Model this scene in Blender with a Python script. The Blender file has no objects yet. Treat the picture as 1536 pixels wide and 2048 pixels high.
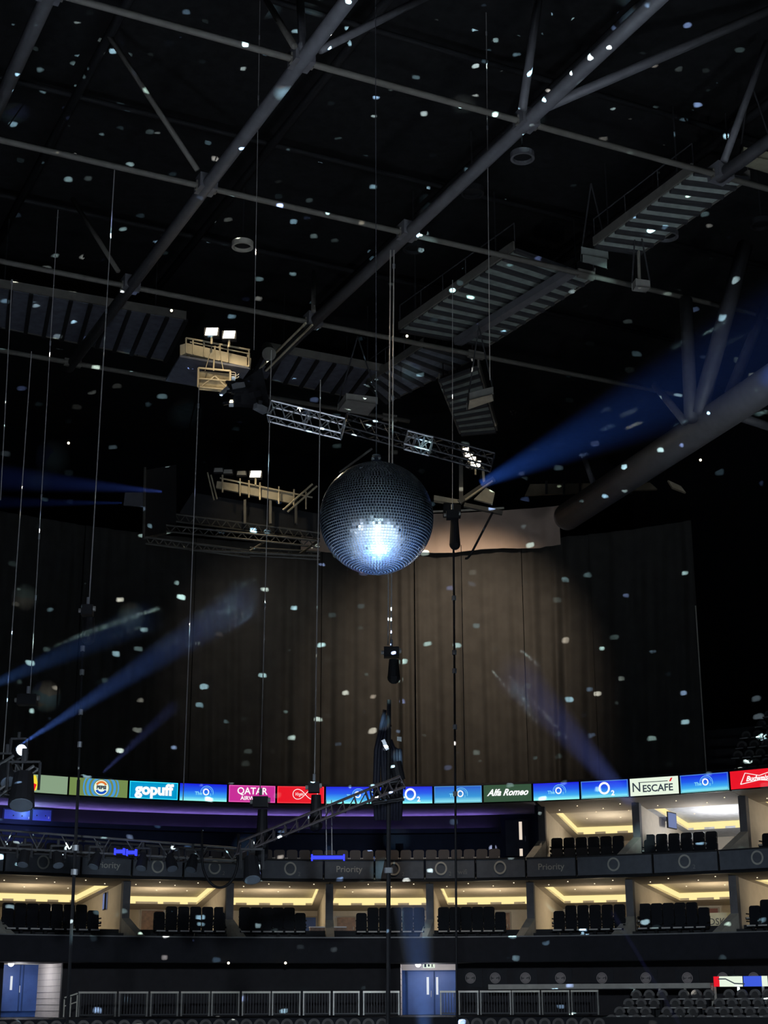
import bpy, bmesh, math, random
from mathutils import Vector, Matrix
random.seed(7)
sc = bpy.context.scene
COL = sc.collection
PI = math.pi

# ------------------------------------------------------------------ camera
F = 3100.0
PITCH = math.radians(17.5)
ROLL = math.radians(-0.2)
EYE = Vector((0, 0, 1.7))
cd = bpy.data.cameras.new('camera'); cam = bpy.data.objects.new('camera', cd); COL.objects.link(cam)
cd.sensor_fit = 'VERTICAL'; cd.sensor_height = 24; cd.lens = 24 * F / 2048; cd.clip_end = 500
CAMROT = Matrix.Rotation(PI/2 + PITCH, 3, 'X') @ Matrix.Rotation(ROLL, 3, 'Z')
cam.matrix_world = Matrix.Translation(EYE) @ CAMROT.to_4x4()
sc.camera = cam

# ------------------------------------------------------------------ world, exposure
sc.view_settings.view_transform = 'Standard'; sc.view_settings.look = 'None'
sc.view_settings.exposure = 0; sc.view_settings.gamma = 1
sc.view_settings.use_curve_mapping = False
w = bpy.data.worlds.new('world'); sc.world = w; w.use_nodes = True
w.node_tree.nodes['Background'].inputs[0].default_value = (.35, .5, 1, 1)
w.node_tree.nodes['Background'].inputs[1].default_value = .012
try:
    sc.cycles.use_denoising = True; sc.cycles.use_adaptive_sampling = True; sc.cycles.adaptive_threshold = .035
    sc.cycles.max_bounces = 6; sc.cycles.diffuse_bounces = 3; sc.cycles.volume_bounces = 0
    sc.cycles.sample_clamp_indirect = 3
except Exception: pass

def ray(px, py):
    d = CAMROT @ Vector((px - 768, 1024 - py, -F)); return d
def hp(px, py, z):
    d = ray(px, py); t = (z - EYE.z) / d.z; return EYE + d * t
def yp(px, py, Y):
    d = ray(px, py); return EYE + d * (Y / d.y)
CX, CY, R = -.21, 43.5, 26.4
def cyl(px, py, r):
    d = ray(px, py); a = d.x*d.x + d.y*d.y; ox, oy = -CX, -CY
    b = 2*(ox*d.x + oy*d.y); c = ox*ox + oy*oy - r*r
    t = (-b + math.sqrt(b*b - 4*a*c)) / (2*a); p = EYE + d*t
    return math.atan2(p.x - CX, p.y - CY), p.z
def AP(r, phi, z): return Vector((CX + r*math.sin(phi), CY + r*math.cos(phi), z))
def phi_of(px, py, r): return cyl(px, py, r)[0]
def zc(py, r, px=720): return cyl(px, py, r)[1]

# ------------------------------------------------------------------ lamps (unseen fill spots added for roof, stand and floor; ball uplights)
def light(name, kind, loc, energy, color, size=None, target=None, **kw):
    l = bpy.data.lights.new(name, kind); l.energy = energy; l.color = color
    o = bpy.data.objects.new(name, l); COL.objects.link(o); o.location = loc
    if size is not None:
        if kind == 'AREA': l.size = size
        else: l.shadow_soft_size = size
    for k, v in kw.items(): setattr(l, k, v)
    if target is not None:
        o.rotation_euler = (Vector(target) - Vector(loc)).to_track_quat('-Z', 'Y').to_euler()
    return o
light('roof_fill', 'SPOT', (-9, 14, 1), 4200, (.80, .86, 1), .6, (-4, 44, 27), spot_size=.95, spot_blend=.9)  # unseen spots added to lift the roof steel
light('roof_fill', 'SPOT', (13, 12, 1), 5200, (.84, .92, .95), .6, (9, 46, 27), spot_size=.95, spot_blend=.9)
for x in (-13, 0, 13):
    light('stand_fill', 'SPOT', (x*.3, 6, 6.5), 27000, (.74, .87, 1), .5, (x, 67, 2.6), spot_size=.30, spot_blend=1)  # frontal fill added for the stand, no fixture
for k, y in enumerate((25.5, 20, 15.5, 11.5, 8)):   # row of lamps on the stage floor running up to the mirror ball
    light('ball_uplight', 'SPOT', (.4, y, .4), (260, 300, 340, 420, 600)[k], (.66, .92, 1), .5, (-.1, 26, 9.3), spot_size=.34, spot_blend=.5)
for x, y in ((-6, 9), (6, 10), (0, 16)):   # unseen spots added to brighten the floor that the ball mirrors
    light('floor_fill', 'SPOT', (x, y, 7.5), 44000, (.82, .93, 1), .5, (x*.8, y+3, 0), spot_size=2.0, spot_blend=.8)
BALL = yp(753, 1036, 26); BALL_R = 1.0

# ------------------------------------------------------------------ materials
MATS = {}
def mat(name, col, rough=.7, metal=0, emit=0, var=.12, scale=3.0, bump=0):
    if name in MATS: return MATS[name]
    m = bpy.data.materials.new(name); m.use_nodes = True; nt = m.node_tree; b = nt.nodes['Principled BSDF']
    b.inputs['Specular IOR Level'].default_value = .2 if rough > .55 else .5
    b.inputs['Roughness'].default_value = rough; b.inputs['Metallic'].default_value = metal
    c = (*col, 1)
    if emit:
        b.inputs['Base Color'].default_value = (.02, .02, .02, 1)
        b.inputs['Emission Color'].default_value = c; b.inputs['Emission Strength'].default_value = emit
    else:
        tc = nt.nodes.new('ShaderNodeTexCoord'); n = nt.nodes.new('ShaderNodeTexNoise'); n.inputs['Scale'].default_value = scale
        n.inputs['Detail'].default_value = 4
        r = nt.nodes.new('ShaderNodeValToRGB')
        r.color_ramp.elements[0].position = .3; r.color_ramp.elements[1].position = .7
        r.color_ramp.elements[0].color = (*[x*(1-var) for x in col], 1); r.color_ramp.elements[1].color = (*[min(1, x*(1+var)) for x in col], 1)
        nt.links.new(tc.outputs['Object'], n.inputs['Vector']); nt.links.new(n.outputs['Fac'], r.inputs['Fac']); nt.links.new(r.outputs['Color'], b.inputs['Base Color'])
        if bump:
            bp = nt.nodes.new('ShaderNodeBump'); bp.inputs['Strength'].default_value = bump; nt.links.new(n.outputs['Fac'], bp.inputs['Height']); nt.links.new(bp.outputs['Normal'], b.inputs['Normal'])
    MATS[name] = m; return m
def s2l(*c):
    return tuple(((x/255)/12.92 if x < 11 else (((x/255)+.055)/1.055)**2.4) for x in c)
def ramp_emit(name, stops, strength=1, axis='Z'):
    if name in MATS: return MATS[name]
    m = bpy.data.materials.new(name); m.use_nodes = True; nt = m.node_tree; b = nt.nodes['Principled BSDF']
    b.inputs['Base Color'].default_value = (.01, .01, .01, 1); b.inputs['Roughness'].default_value = .5
    tc = nt.nodes.new('ShaderNodeTexCoord'); s = nt.nodes.new('ShaderNodeSeparateXYZ'); r = nt.nodes.new('ShaderNodeValToRGB')
    nt.links.new(tc.outputs['Generated'], s.inputs[0]); nt.links.new(s.outputs[axis], r.inputs[0])
    els = r.color_ramp.elements
    while len(els) < len(stops): els.new(.5)
    for e, (p, c) in zip(els, stops): e.position = p; e.color = (*s2l(*c), 1)
    nt.links.new(r.outputs[0], b.inputs['Emission Color']); b.inputs['Emission Strength'].default_value = strength
    MATS[name] = m; return m

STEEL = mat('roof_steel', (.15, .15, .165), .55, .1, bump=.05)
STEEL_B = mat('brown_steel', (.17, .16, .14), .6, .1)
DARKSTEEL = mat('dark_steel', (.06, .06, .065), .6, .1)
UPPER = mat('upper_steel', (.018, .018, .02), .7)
DECK = mat('roof_deck', (.013, .013, .014), .95, var=.3)
WIRE = mat('wire', (.42, .40, .38), .45, .3)
BLACK = mat('black_plastic', (.010, .010, .012), .62)
CHARCOAL = mat('charcoal', (.03, .03, .033), .7)
ALU = mat('aluminium', (.55, .57, .6), .35, .7)
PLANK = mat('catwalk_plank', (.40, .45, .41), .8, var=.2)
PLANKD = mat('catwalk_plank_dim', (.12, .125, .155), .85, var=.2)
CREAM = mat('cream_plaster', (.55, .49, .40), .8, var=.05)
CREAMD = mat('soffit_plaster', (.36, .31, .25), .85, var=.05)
PIERM = mat('grey_pier', (.15, .145, .15), .7)
WING = mat('stone_wing', (.38, .36, .31), .8)
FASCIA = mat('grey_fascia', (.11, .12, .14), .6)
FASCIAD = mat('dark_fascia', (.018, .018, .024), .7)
NAVY = mat('navy_wall', (.012, .018, .045), .7)
SEATM = mat('seat_black', (.008, .009, .013), .65)
SEATG = mat('seat_charcoal', (.17, .16, .155), .6)
SEATE = mat('edge_highlight', (.55, .53, .5), .5)  # pale tone standing in for light on seat fronts; also lounge armrests
RAIL = mat('steel_rail', (.8, .75, .65), .4, .2)
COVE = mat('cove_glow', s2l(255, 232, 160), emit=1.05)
SPOTM = mat('downlight_glow', (1, .85, .6), emit=1.5)
WARM = mat('flood_glow', (1, .86, .62), emit=14)
WHITE_E = mat('screen_white', (1, 1, 1), emit=1.0)
BLUE_LED = mat('blue_led', (.02, .03, 1), emit=2.2)

# ------------------------------------------------------------------ builders
class MB:
    def __init__(s): s.v = []; s.f = []; s.smooth = False
    def add(s, vs, fs):
        n = len(s.v); s.v += [Vector(v) for v in vs]; s.f += [tuple(n+i for i in f) for f in fs]; return s
    def hexa(s, a):   # 8 corners: bottom 4, top 4
        return s.add(a, [(3,2,1,0),(4,5,6,7),(0,1,5,4),(1,2,6,5),(2,3,7,6),(3,0,4,7)])
    def box(s, x0, x1, y0, y1, z0, z1):
        return s.hexa([(x0,y0,z0),(x1,y0,z0),(x1,y1,z0),(x0,y1,z0),(x0,y0,z1),(x1,y0,z1),(x1,y1,z1),(x0,y1,z1)])
    def slab(s, quad, n):  # quad of 4 points extruded by vector n
        n = Vector(n); q = [Vector(p) for p in quad]; return s.hexa(q + [p+n for p in q])
    def tube(s, p0, p1, r, n=8, r1=None):
        p0, p1 = Vector(p0), Vector(p1); r1 = r if r1 is None else r1
        d = (p1-p0).normalized(); a = d.orthogonal().normalized(); b = d.cross(a)
        vs = []
        for p, q in ((p0, r), (p1, r1)):
            vs += [p + (a*math.cos(2*PI*i/n) + b*math.sin(2*PI*i/n))*q for i in range(n)]
        fs = [(i, (i+1) % n, n+(i+1) % n, n+i) for i in range(n)] + [tuple(range(n))[::-1], tuple(range(n, 2*n))]
        return s.add(vs, fs)
    def bar(s, p0, p1, w, h, up=(0,0,1)):
        p0, p1 = Vector(p0), Vector(p1); d = (p1-p0).normalized(); x = d.cross(Vector(up))
        if x.length < 1e-3: x = d.orthogonal()
        x.normalize(); u = x.cross(d); q = [x*w/2*a + u*h/2*b for a, b in ((-1,-1),(1,-1),(1,1),(-1,1))]
        return s.hexa([p0+k for k in q] + [p1+k for k in q])
    def path(s, pts, r, n=6):
        pts = [Vector(p) for p in pts]; vs = []; m = len(pts); a = None
        for i, p in enumerate(pts):
            d = (pts[min(i+1, m-1)] - pts[max(i-1, 0)]).normalized()
            a = d.orthogonal().normalized() if a is None else (a - d*a.dot(d)).normalized()
            b = d.cross(a); vs += [p + (a*math.cos(2*PI*k/n) + b*math.sin(2*PI*k/n))*r for k in range(n)]
        fs = [(i*n+k, i*n+(k+1) % n, (i+1)*n+(k+1) % n, (i+1)*n+k) for i in range(m-1) for k in range(n)]
        return s.add(vs, fs + [tuple(range(n))[::-1], tuple(range((m-1)*n, m*n))])
    def prism(s, outline, y0, y1):  # outline in x,z
        n = len(outline)
        vs = [(x, y0, z) for x, z in outline] + [(x, y1, z) for x, z in outline]
        return s.add(vs, [tuple(range(n)), tuple(range(n, 2*n))[::-1]] + [(i, n+i, n+(i+1) % n, (i+1) % n) for i in range(n)])
    def ring(s, c, r0, r1, y0, y1, n=28, sx=1, a0=0, a1=2*PI):  # flat ring in xz
        cx, cz = c; full = abs(a1-a0-2*PI) < 1e-6; m = n if full else n+1; vs = []
        for i in range(m):
            a = a0 + (a1-a0)*i/n
            for r, y in ((r0, y0), (r1, y0), (r1, y1), (r0, y1)): vs.append((cx+sx*r*math.cos(a), y, cz+r*math.sin(a)))
        fs = [(4*i+k, 4*((i+1) % m)+k, 4*((i+1) % m)+(k+1) % 4, 4*i+(k+1) % 4) for i in range(m if full else m-1) for k in range(4)]
        return s.add(vs, fs)
    def sphere(s, c, r, nu=12, nv=8):
        vs = []; c = Vector(c)
        for j in range(nv+1):
            t = PI*j/nv
            for i in range(nu): p = 2*PI*i/nu; vs.append(c + Vector((math.sin(t)*math.cos(p), math.sin(t)*math.sin(p), math.cos(t)))*r)
        return s.add(vs, [(j*nu+i, (j+1)*nu+i, (j+1)*nu+(i+1) % nu, j*nu+(i+1) % nu) for j in range(nv) for i in range(nu)])
MW = {}
def obj(name, mb, m, parent=None, world=True, smooth=False):
    inv = MW[parent.name].inverted() if (parent is not None and world) else None
    me = bpy.data.meshes.new(name)
    me.from_pydata([tuple(inv @ v) if inv else tuple(v) for v in mb.v], [], mb.f)
    bm = bmesh.new(); bm.from_mesh(me); bmesh.ops.recalc_face_normals(bm, faces=bm.faces); bm.to_mesh(me); bm.free()
    me.materials.append(m)
    if smooth:
        for p in me.polygons: p.use_smooth = True
    o = bpy.data.objects.new(name, me); COL.objects.link(o)
    if parent is not None: o.parent = parent
    MW[o.name] = MW[parent.name] if parent is not None else Matrix.Identity(4)
    return o
def tag(o, label=None, cat=None, group=None, kind=None):
    if label: o['label'] = label
    if cat: o['category'] = cat
    if group: o['group'] = group
    if kind: o['kind'] = kind
    return o
def thing(name, loc, label=None, cat=None, group=None, rotz=0, M=None, kind=None):
    o = bpy.data.objects.new(name, None); o.empty_display_size = .2; COL.objects.link(o)
    M = M or (Matrix.Translation(Vector(loc)) @ Matrix.Rotation(rotz, 4, 'Z'))
    o.matrix_world = M; MW[o.name] = M.copy()
    return tag(o, label, cat, group, kind)
def struct(name, mb, m, parent=None, smooth=False):
    o = obj(name, mb, m, parent, smooth=smooth)
    if parent is None: o['kind'] = 'structure'
    return o
def solo(name, mb, m, label, cat, group=None, smooth=False):   # one-mesh thing with its origin at its base
    zmin = min(v.z for v in mb.v); n = len(mb.v)
    c = sum(mb.v, Vector())/n; c.z = zmin
    for v in mb.v: v -= c
    o = obj(name, mb, m, smooth=smooth); o.location = c; MW[o.name] = Matrix.Translation(c)
    return tag(o, label, cat, group)
def copy_tree(o, parent=None):
    c = o.copy(); COL.objects.link(c); c.parent = parent
    for ch in KIDS[o.name]: copy_tree_child(ch, c)
    return c
def copy_tree_child(o, parent):
    c = o.copy(); COL.objects.link(c); c.parent = parent
    for ch in KIDS.get(o.name, []): copy_tree_child(ch, c)
KIDS = {}
def freeze(root):
    def rec(o):
        KIDS[o.name] = [x for x in COL.objects if x.parent == o]
        for k in KIDS[o.name]: rec(k)
    rec(root)
def text(s, size, m, parent, x=0, z=0, y=-.03, shear=0, sx=1, bold=0, align='CENTER', name='lettering'):
    c = bpy.data.curves.new(name, 'FONT'); c.body = s; c.size = size; c.extrude = .008; c.shear = shear
    c.align_x = align; c.align_y = 'CENTER'; c.offset = bold; c.resolution_u = 3; c.materials.append(m)
    tmp = bpy.data.objects.new('tmp', c); COL.objects.link(tmp)
    me = bpy.data.meshes.new_from_object(tmp.evaluated_get(bpy.context.evaluated_depsgraph_get())); bpy.data.objects.remove(tmp)
    o = bpy.data.objects.new(name, me); COL.objects.link(o); o.parent = parent; MW[o.name] = MW[parent.name]
    o.matrix_basis = Matrix.Translation((x, y, z)) @ Matrix.Rotation(PI/2, 4, 'X') @ Matrix.Diagonal((sx, 1, 1, 1))
    return o
def arcband(mb, r0, r1, z0, z1, p0, p1, step=.04, z0b=None, z1b=None):
    """curved slab between radii r0<r1; z may differ at the far radius"""
    z0b = z0 if z0b is None else z0b; z1b = z1 if z1b is None else z1b
    n = max(1, int(abs(p1-p0)/step+.5)); vs = []
    for i in range(n+1):
        p = p0+(p1-p0)*i/n
        vs += [AP(r0, p, z0), AP(r1, p, z0b), AP(r1, p, z1b), AP(r0, p, z1)]
    fs = [(4*i+k, 4*i+4+k, 4*i+4+(k+1) % 4, 4*i+(k+1) % 4) for i in range(n) for k in range(4)] + [(0,1,2,3), (4*n+3,4*n+2,4*n+1,4*n)]
    mb.add(vs, fs); return mb

# ------------------------------------------------------------------ shell
P0, P1 = -.95, .95
struct('floor', MB().box(-45, 45, -40, 95, -.2, 0), mat('arena_floor', (.16, .17, .19), .6))
struct('ceiling', MB().box(-50, 50, -10, 100, 32.2, 32.5), DECK)
struct('wall_back', arcband(MB(), R+16, R+16.4, 0, 32.2, -2.2, 2.2, .08), mat('back_wall', (.006, .0065, .009), .95))
ZLT, ZLB = 10.84, 10.08      # screen ribbon
ZGT, ZGB = 7.65, 6.79        # grey fascia
ZFL = 4.30                   # lower box floor edge
ZWB = 3.30                   # bottom of dark fascia
struct('floor_upper_tier', arcband(MB(), R+.1, R+14, ZLT-.05, ZLT+.02, P0, P1), CHARCOAL)
struct('trim_1', arcband(MB(), R-.02, R+.3, ZLT+.0, ZLT+.1, P0, P1), CHARCOAL)
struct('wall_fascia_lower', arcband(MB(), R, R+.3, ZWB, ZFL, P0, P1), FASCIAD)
struct('trim_2', arcband(MB(), R-.03, R+.32, ZFL, ZFL+.05, P0, P1), mat('lip', (.2, .2, .2), .4))
struct('trim_3', arcband(MB(), R-.05, R+.3, ZGB-.1, ZGB-.01, P0, P1), BLACK)
struct('floor_lower_boxes', arcband(MB(), R+.3, R+12, ZFL-.25, ZFL-.15, P0, P1), CHARCOAL)
struct('floor_upper_boxes', arcband(MB(), R+.3, R+12, ZGT-.65, ZGT-.55, P0, P1), CHARCOAL)
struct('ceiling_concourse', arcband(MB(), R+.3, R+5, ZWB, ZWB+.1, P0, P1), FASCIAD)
struct('trim_4', arcband(MB(), R-.02, R+.3, ZWB-.04, ZWB-.0, P0, P1), BLACK)

# ------------------------------------------------------------------ ribbon screens
LEDX = [30, 136, 256.5, 357.5, 455.5, 552.5, 650, 775, 866.5, 965.5, 1065, 1160.5, 1259, 1360, 1461, 1580]
LEDC = [hp(x, 1, ZLT) for x in LEDX]
def led_phi(px):   # where the pixel column meets the ribbon
    return phi_of(px, 1590, R)
BLUEG = ramp_emit('blue_gradient_screen', [(0, (150, 255, 245)), (.25, (60, 170, 240)), (.6, (30, 90, 235)), (1, (25, 25, 220))])
BLUEG2 = ramp_emit('soft_blue_screen', [(0, (150, 240, 245)), (.35, (50, 150, 215)), (1, (30, 80, 200))])
GRN = mat('screen_green', s2l(125, 150, 85), emit=.8)
SGRN = mat('screen_grey_green', s2l(140, 165, 135), emit=.9)
CYANS = mat('screen_cyan', s2l(0, 150, 205), emit=1)
CYAN2 = mat('screen_cyan_edge', s2l(60, 225, 240), emit=1.1)
MAG = mat('screen_magenta', s2l(200, 45, 150), emit=1)
REDS = mat('screen_red', s2l(232, 20, 38), emit=1)
DGRN = mat('screen_dark_green', s2l(48, 80, 58), emit=1)
WHT = mat('screen_pale', s2l(232, 245, 225), emit=1)
INK = mat('screen_ink', s2l(50, 60, 70), emit=1)
MIDBLUE = mat('screen_mid_blue', s2l(70, 150, 215), emit=1)
DBLUE = mat('screen_deep_blue', s2l(20, 80, 190), emit=1)
ORNG = mat('screen_orange', s2l(225, 120, 50), emit=1)
YEL = mat('screen_yellow', s2l(245, 220, 60), emit=1)
LOGO_DIM = mat('screen_faint', s2l(130, 215, 245), emit=1)
REDA = mat('screen_accent', s2l(220, 30, 40), emit=1)
EDGE = mat('screen_edge', s2l(110, 190, 235), emit=.6)
def frame_from(pa, pb, z):
    x = (pb-pa); x.z = 0; W = x.length; x.normalize(); up = Vector((0,0,1)); n = up.cross(x)  # +y away from viewer
    mid = (pa+pb)/2
    M = Matrix(((x.x, n.x, 0, mid.x), (x.y, n.y, 0, mid.y), (x.z, n.z, 1, z), (0,0,0,1)))
    return M, W
def ring_o(t, m, r, x=0, z=0, th=.3, y=-.03, name='ring_emblem'):
    return obj(name, MB().ring((x, z), r*(1-th), r, y, y-.01, sx=.93), m, t, world=False)
H = ZLT - ZLB
def led(i, name, label, base):
    pa, pb = AP(R, led_phi(LEDX[i]+1), 0), AP(R, led_phi(LEDX[i+1]-1), 0)
    M, W = frame_from(pa, pb, (ZLT+ZLB)/2)
    t = thing(name, None, label, 'screen', 'ribbon screens round the bowl', M=M)
    W -= .05
    obj('housing', MB().box(-W/2-.02, W/2+.02, .02, .2, -H/2-.03, H/2+.03), BLACK, t, world=False)
    obj('display', MB().box(-W/2, W/2, -.01, .02, -H/2+.01, H/2-.01), base, t, world=False)
    return t, W
def ring_logo(t, x=0):
    obj('halo', MB().ring((x+.1, .0), .27, .29, -.03, -.035, a0=-.3, a1=PI*1.05), LOGO_DIM, t, world=False)
    obj('halo', MB().ring((x+.1, .0), .21, .225, -.03, -.035, a0=.1, a1=PI*.9), LOGO_DIM, t, world=False)
    text('The', .2, LOGO_DIM, t, x=x-.27, z=-.05, bold=.005)
    ring_o(t, WHITE_E, .15, x+.06, .02, .35)
    text('2', .14, LOGO_DIM, t, x=x+.26, z=-.1)
def ring2(t, x=-.0, r=.27):
    ring_o(t, WHITE_E, r, x, .03, .33); text('2', .3, WHITE_E, t, x=x+r+.1, z=-.2, bold=.01)
def border(t, W, m):
    mb = MB(); h = H/2-.02; w_ = W/2-.01
    mb.box(-w_, w_, -.02, -.012, h-.025, h); mb.box(-w_, w_, -.02, -.012, -h, -h+.025)
    mb.box(-w_, -w_+.025, -.02, -.012, -h, h); mb.box(w_-.025, w_, -.02, -.012, -h, h)
    obj('border', mb, m, t, world=False)
t, W = led(0, 'ribbon_screen', 'plain grey-green ribbon screen with an orange and yellow shape, beside the concentric-ring screen', SGRN)
obj('coloured_shape', MB().prism([(-.55, -.3), (-.28, -.3), (-.2, -.05), (-.32, .33), (-.45, .33), (-.42, 0)], -.03, -.04), YEL, t, world=False)
obj('coloured_shape', MB().prism([(-.62, -.3), (-.35, -.3), (-.27, -.05), (-.4, -.0), (-.5, -.1)], -.045, -.05), REDS, t, world=False)
t, W = led(1, 'ribbon_screen', 'green ribbon screen with blue rings round a white disc', GRN)
for k, (a, b, m) in enumerate(((.36, .46, MIDBLUE), (.55, .66, MIDBLUE), (.74, .80, MIDBLUE))):
    mb = MB(); mb.ring((.1, 0), a, b, -.02, -.025, n=40)
    mb.v = [Vector((v.x, v.y, max(-H/2+.02, min(H/2-.02, v.z)))) for v in mb.v]; obj('ring', mb, m, t, world=False)
obj('disc', MB().ring((.1, 0), 0, .32, -.03, -.035, n=36), WHT, t, world=False)
obj('upper_segment', MB().ring((.1, 0), .19, .28, -.04, -.045, a0=.5, a1=PI-.5), ORNG, t, world=False)
obj('lower_segment', MB().ring((.1, 0), .18, .28, -.04, -.045, a0=PI+.5, a1=2*PI-.5), DBLUE, t, world=False)
text('PEPSI', .19, INK, t, x=.1, z=0, y=-.05, bold=.012)
t, W = led(2, 'ribbon_screen', 'cyan ribbon screen with big rounded white lowercase lettering', CYANS); border(t, W, CYAN2)
text('gopuff', .66, WHITE_E, t, z=.02, bold=.03, sx=1.0)
t, W = led(3, 'ribbon_screen', 'blue gradient ribbon screen with small ring emblem between cyan and magenta screens', BLUEG); ring_logo(t, .05)
t, W = led(4, 'ribbon_screen', 'magenta ribbon screen with white capital lettering', MAG); border(t, W, mat('screen_pink', s2l(235, 110, 190), emit=1))
text('QATAR', .42, WHITE_E, t, z=.11, bold=.006, sx=.95); text('AIRWAYS', .24, WHITE_E, t, x=0, z=-.2, bold=.004)
t, W = led(5, 'ribbon_screen', 'red ribbon screen with a white looped outline emblem', REDS); border(t, W, mat('screen_light_red', s2l(250, 70, 80), emit=1))
pts = []
for i in range(49):
    a = 2*PI*i/48 + PI/2; d = 1+math.sin(a)**2
    pts.append((.2+.55*math.cos(a)/d*1.0, -.04, .02+.62*math.sin(a)*math.cos(a)/d))
obj('loop_emblem', MB().path(pts, .014), WHITE_E, t, world=False); text('Virgin', .2, WHITE_E, t, x=-.08, z=.02, shear=.4, sx=.8)
t, W = led(6, 'ribbon_screen', 'wide blue gradient ribbon screen partly behind the tilted truss', BLUEG); ring_logo(t, 0)
t, W = led(7, 'ribbon_screen', 'blue gradient ribbon screen with large ring emblem beside the hanging cable column', BLUEG); ring2(t, 0)
t, W = led(8, 'ribbon_screen', 'paler blue ribbon screen with a small ring emblem, next to the dark green screen', BLUEG2); ring_logo(t, .05); border(t, W, EDGE)
t, W = led(9, 'ribbon_screen', 'dark green ribbon screen with white script lettering', DGRN)
text('Alfa Romeo', .4, WHITE_E, t, shear=.45, z=.02, bold=.012, sx=.93)
t, W = led(10, 'ribbon_screen', 'blue gradient ribbon screen with small ring emblem, beside the dark green screen', BLUEG); ring_logo(t, .05)
t, W = led(11, 'ribbon_screen', 'blue gradient ribbon screen with large ring emblem, beside the pale screen', BLUEG); ring2(t, 0); border(t, W, EDGE)
t, W = led(12, 'ribbon_screen', 'pale ribbon screen with dark capital lettering and a red accent', WHT)
text('N', .56, INK, t, x=-.78, z=-.03, bold=.004, sx=.95); text('ESCAFE', .42, INK, t, x=.16, z=-.1, bold=.008, sx=.98)
obj('overline', MB().box(-.68, .62, -.04, -.03, .17, .2), INK, t, world=False)
obj('accent', MB().prism([(.68, .16), (.76, .16), (.84, .31), (.76, .3)], -.04, -.03), REDA, t, world=False)
t, W = led(13, 'ribbon_screen', 'blue gradient ribbon screen with small ring emblem between pale and red screens', BLUEG); ring_logo(t, .0); border(t, W, EDGE)
t, W = led(14, 'ribbon_screen', 'red ribbon screen with a white bow-tie outline, last in the row', REDS)
bt = [(-.85, -.2), (-.62, .25), (0, .1), (.62, .25), (.9, -.2), (0, -.08)]
obj('bow_outline', MB().path([(x+.05, -.04, z) for x, z in bt+bt[:1]], .018, 4), WHITE_E, t, world=False)
text('Budweiser', .3, WHITE_E, t, x=.05, z=0, shear=.35, bold=.006, sx=.95)
struct('wall_ribbon_backing', arcband(MB(), R+.28, R+.41, ZLB-.0, ZLT+.03, P0, P1), BLACK)

# ------------------------------------------------------------------ grey fascia panels
GX = [(-90, 8), (8, 162), (162, 264), (264, 367), (367, 522), (522, 647.5), (647.5, 749), (749, 849.5), (849.5, 951), (951, 1052), (1052, 1153), (1153, 1306), (1306, 1438), (1438, 1600)]
GT = ['', 'O', 'Priority', 'O', 'O2', 'O2', 'Priority', 'O2', 'O2 wifi', 'O', 'Priority', 'O', 'O2', 'O']
GL = ['blank grey fascia panel at the start of the band', 'grey fascia panel with faint ring, below the blue doors', 'grey fascia panel with faint lettering under the lighting truss',
      'grey fascia panel with ring, right of the faint lettering under the lighting truss', 'long grey fascia panel with ring above the drooping cable loop', 'grey fascia panel with ring behind the hanging black lamp',
      'grey fascia panel with lettering below the blue batten', 'grey fascia panel with ring beside the thick hanging cable', 'grey fascia panel with ring followed by small lettering',
      'grey fascia panel with ring below the grey slit-window door', 'grey fascia panel with clearest lettering below the stone wing', 'long grey fascia panel with ring and a blue light spot',
      'grey fascia panel with ring below the bright white-lit box', 'grey fascia panel with ring at the end of the band']
FL = mat('fascia_print', (.5, .48, .42), .6)
for (x0, x1), s, lb in zip(GX, GT, GL):
    pa, pb = AP(R, phi_of(x0+1, 1740, R), 0), AP(R, phi_of(x1-1, 1740, R), 0)
    M, W = frame_from(pa, pb, (ZGT+ZGB)/2)
    t = thing('fascia_panel', None, lb, 'panel', 'grey fascia panels', M=M)
    h = (ZGT-ZGB)/2
    obj('board', MB().box(-W/2+.03, W/2-.03, 0, .06, -h+.03, h-.06), FASCIA, t, world=False)
    obj('frame', MB().box(-W/2, W/2, .06, .2, -h, h), BLACK, t, world=False)
    obj('top_rail', MB().box(-W/2, W/2, -.03, .2, h-.05, h), CHARCOAL, t, world=False)
    off = {8: .8, 162: 0}.get(x0, 0)
    if x0 == 8: off = -.05
    if s.startswith('O'):
        xo = {367: -.35, 749: -.25, 849.5: -.4, 522: -.1}.get(x0, -.02)
        ring_o(t, FL, .29, xo, .02, .25, name='ring_print')
        if len(s) > 1: text('2', .24, mat('fascia_print_dim', (.26, .26, .25), .6), t, x=xo+.4, z=-.22)
        if 'wifi' in s: text('wifi', .3, MATS['fascia_print_dim'], t, x=xo+.95, z=-.15)
    elif s: text(s, .38, FL, t, z=.0, bold=.002, y=-.01)

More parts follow.
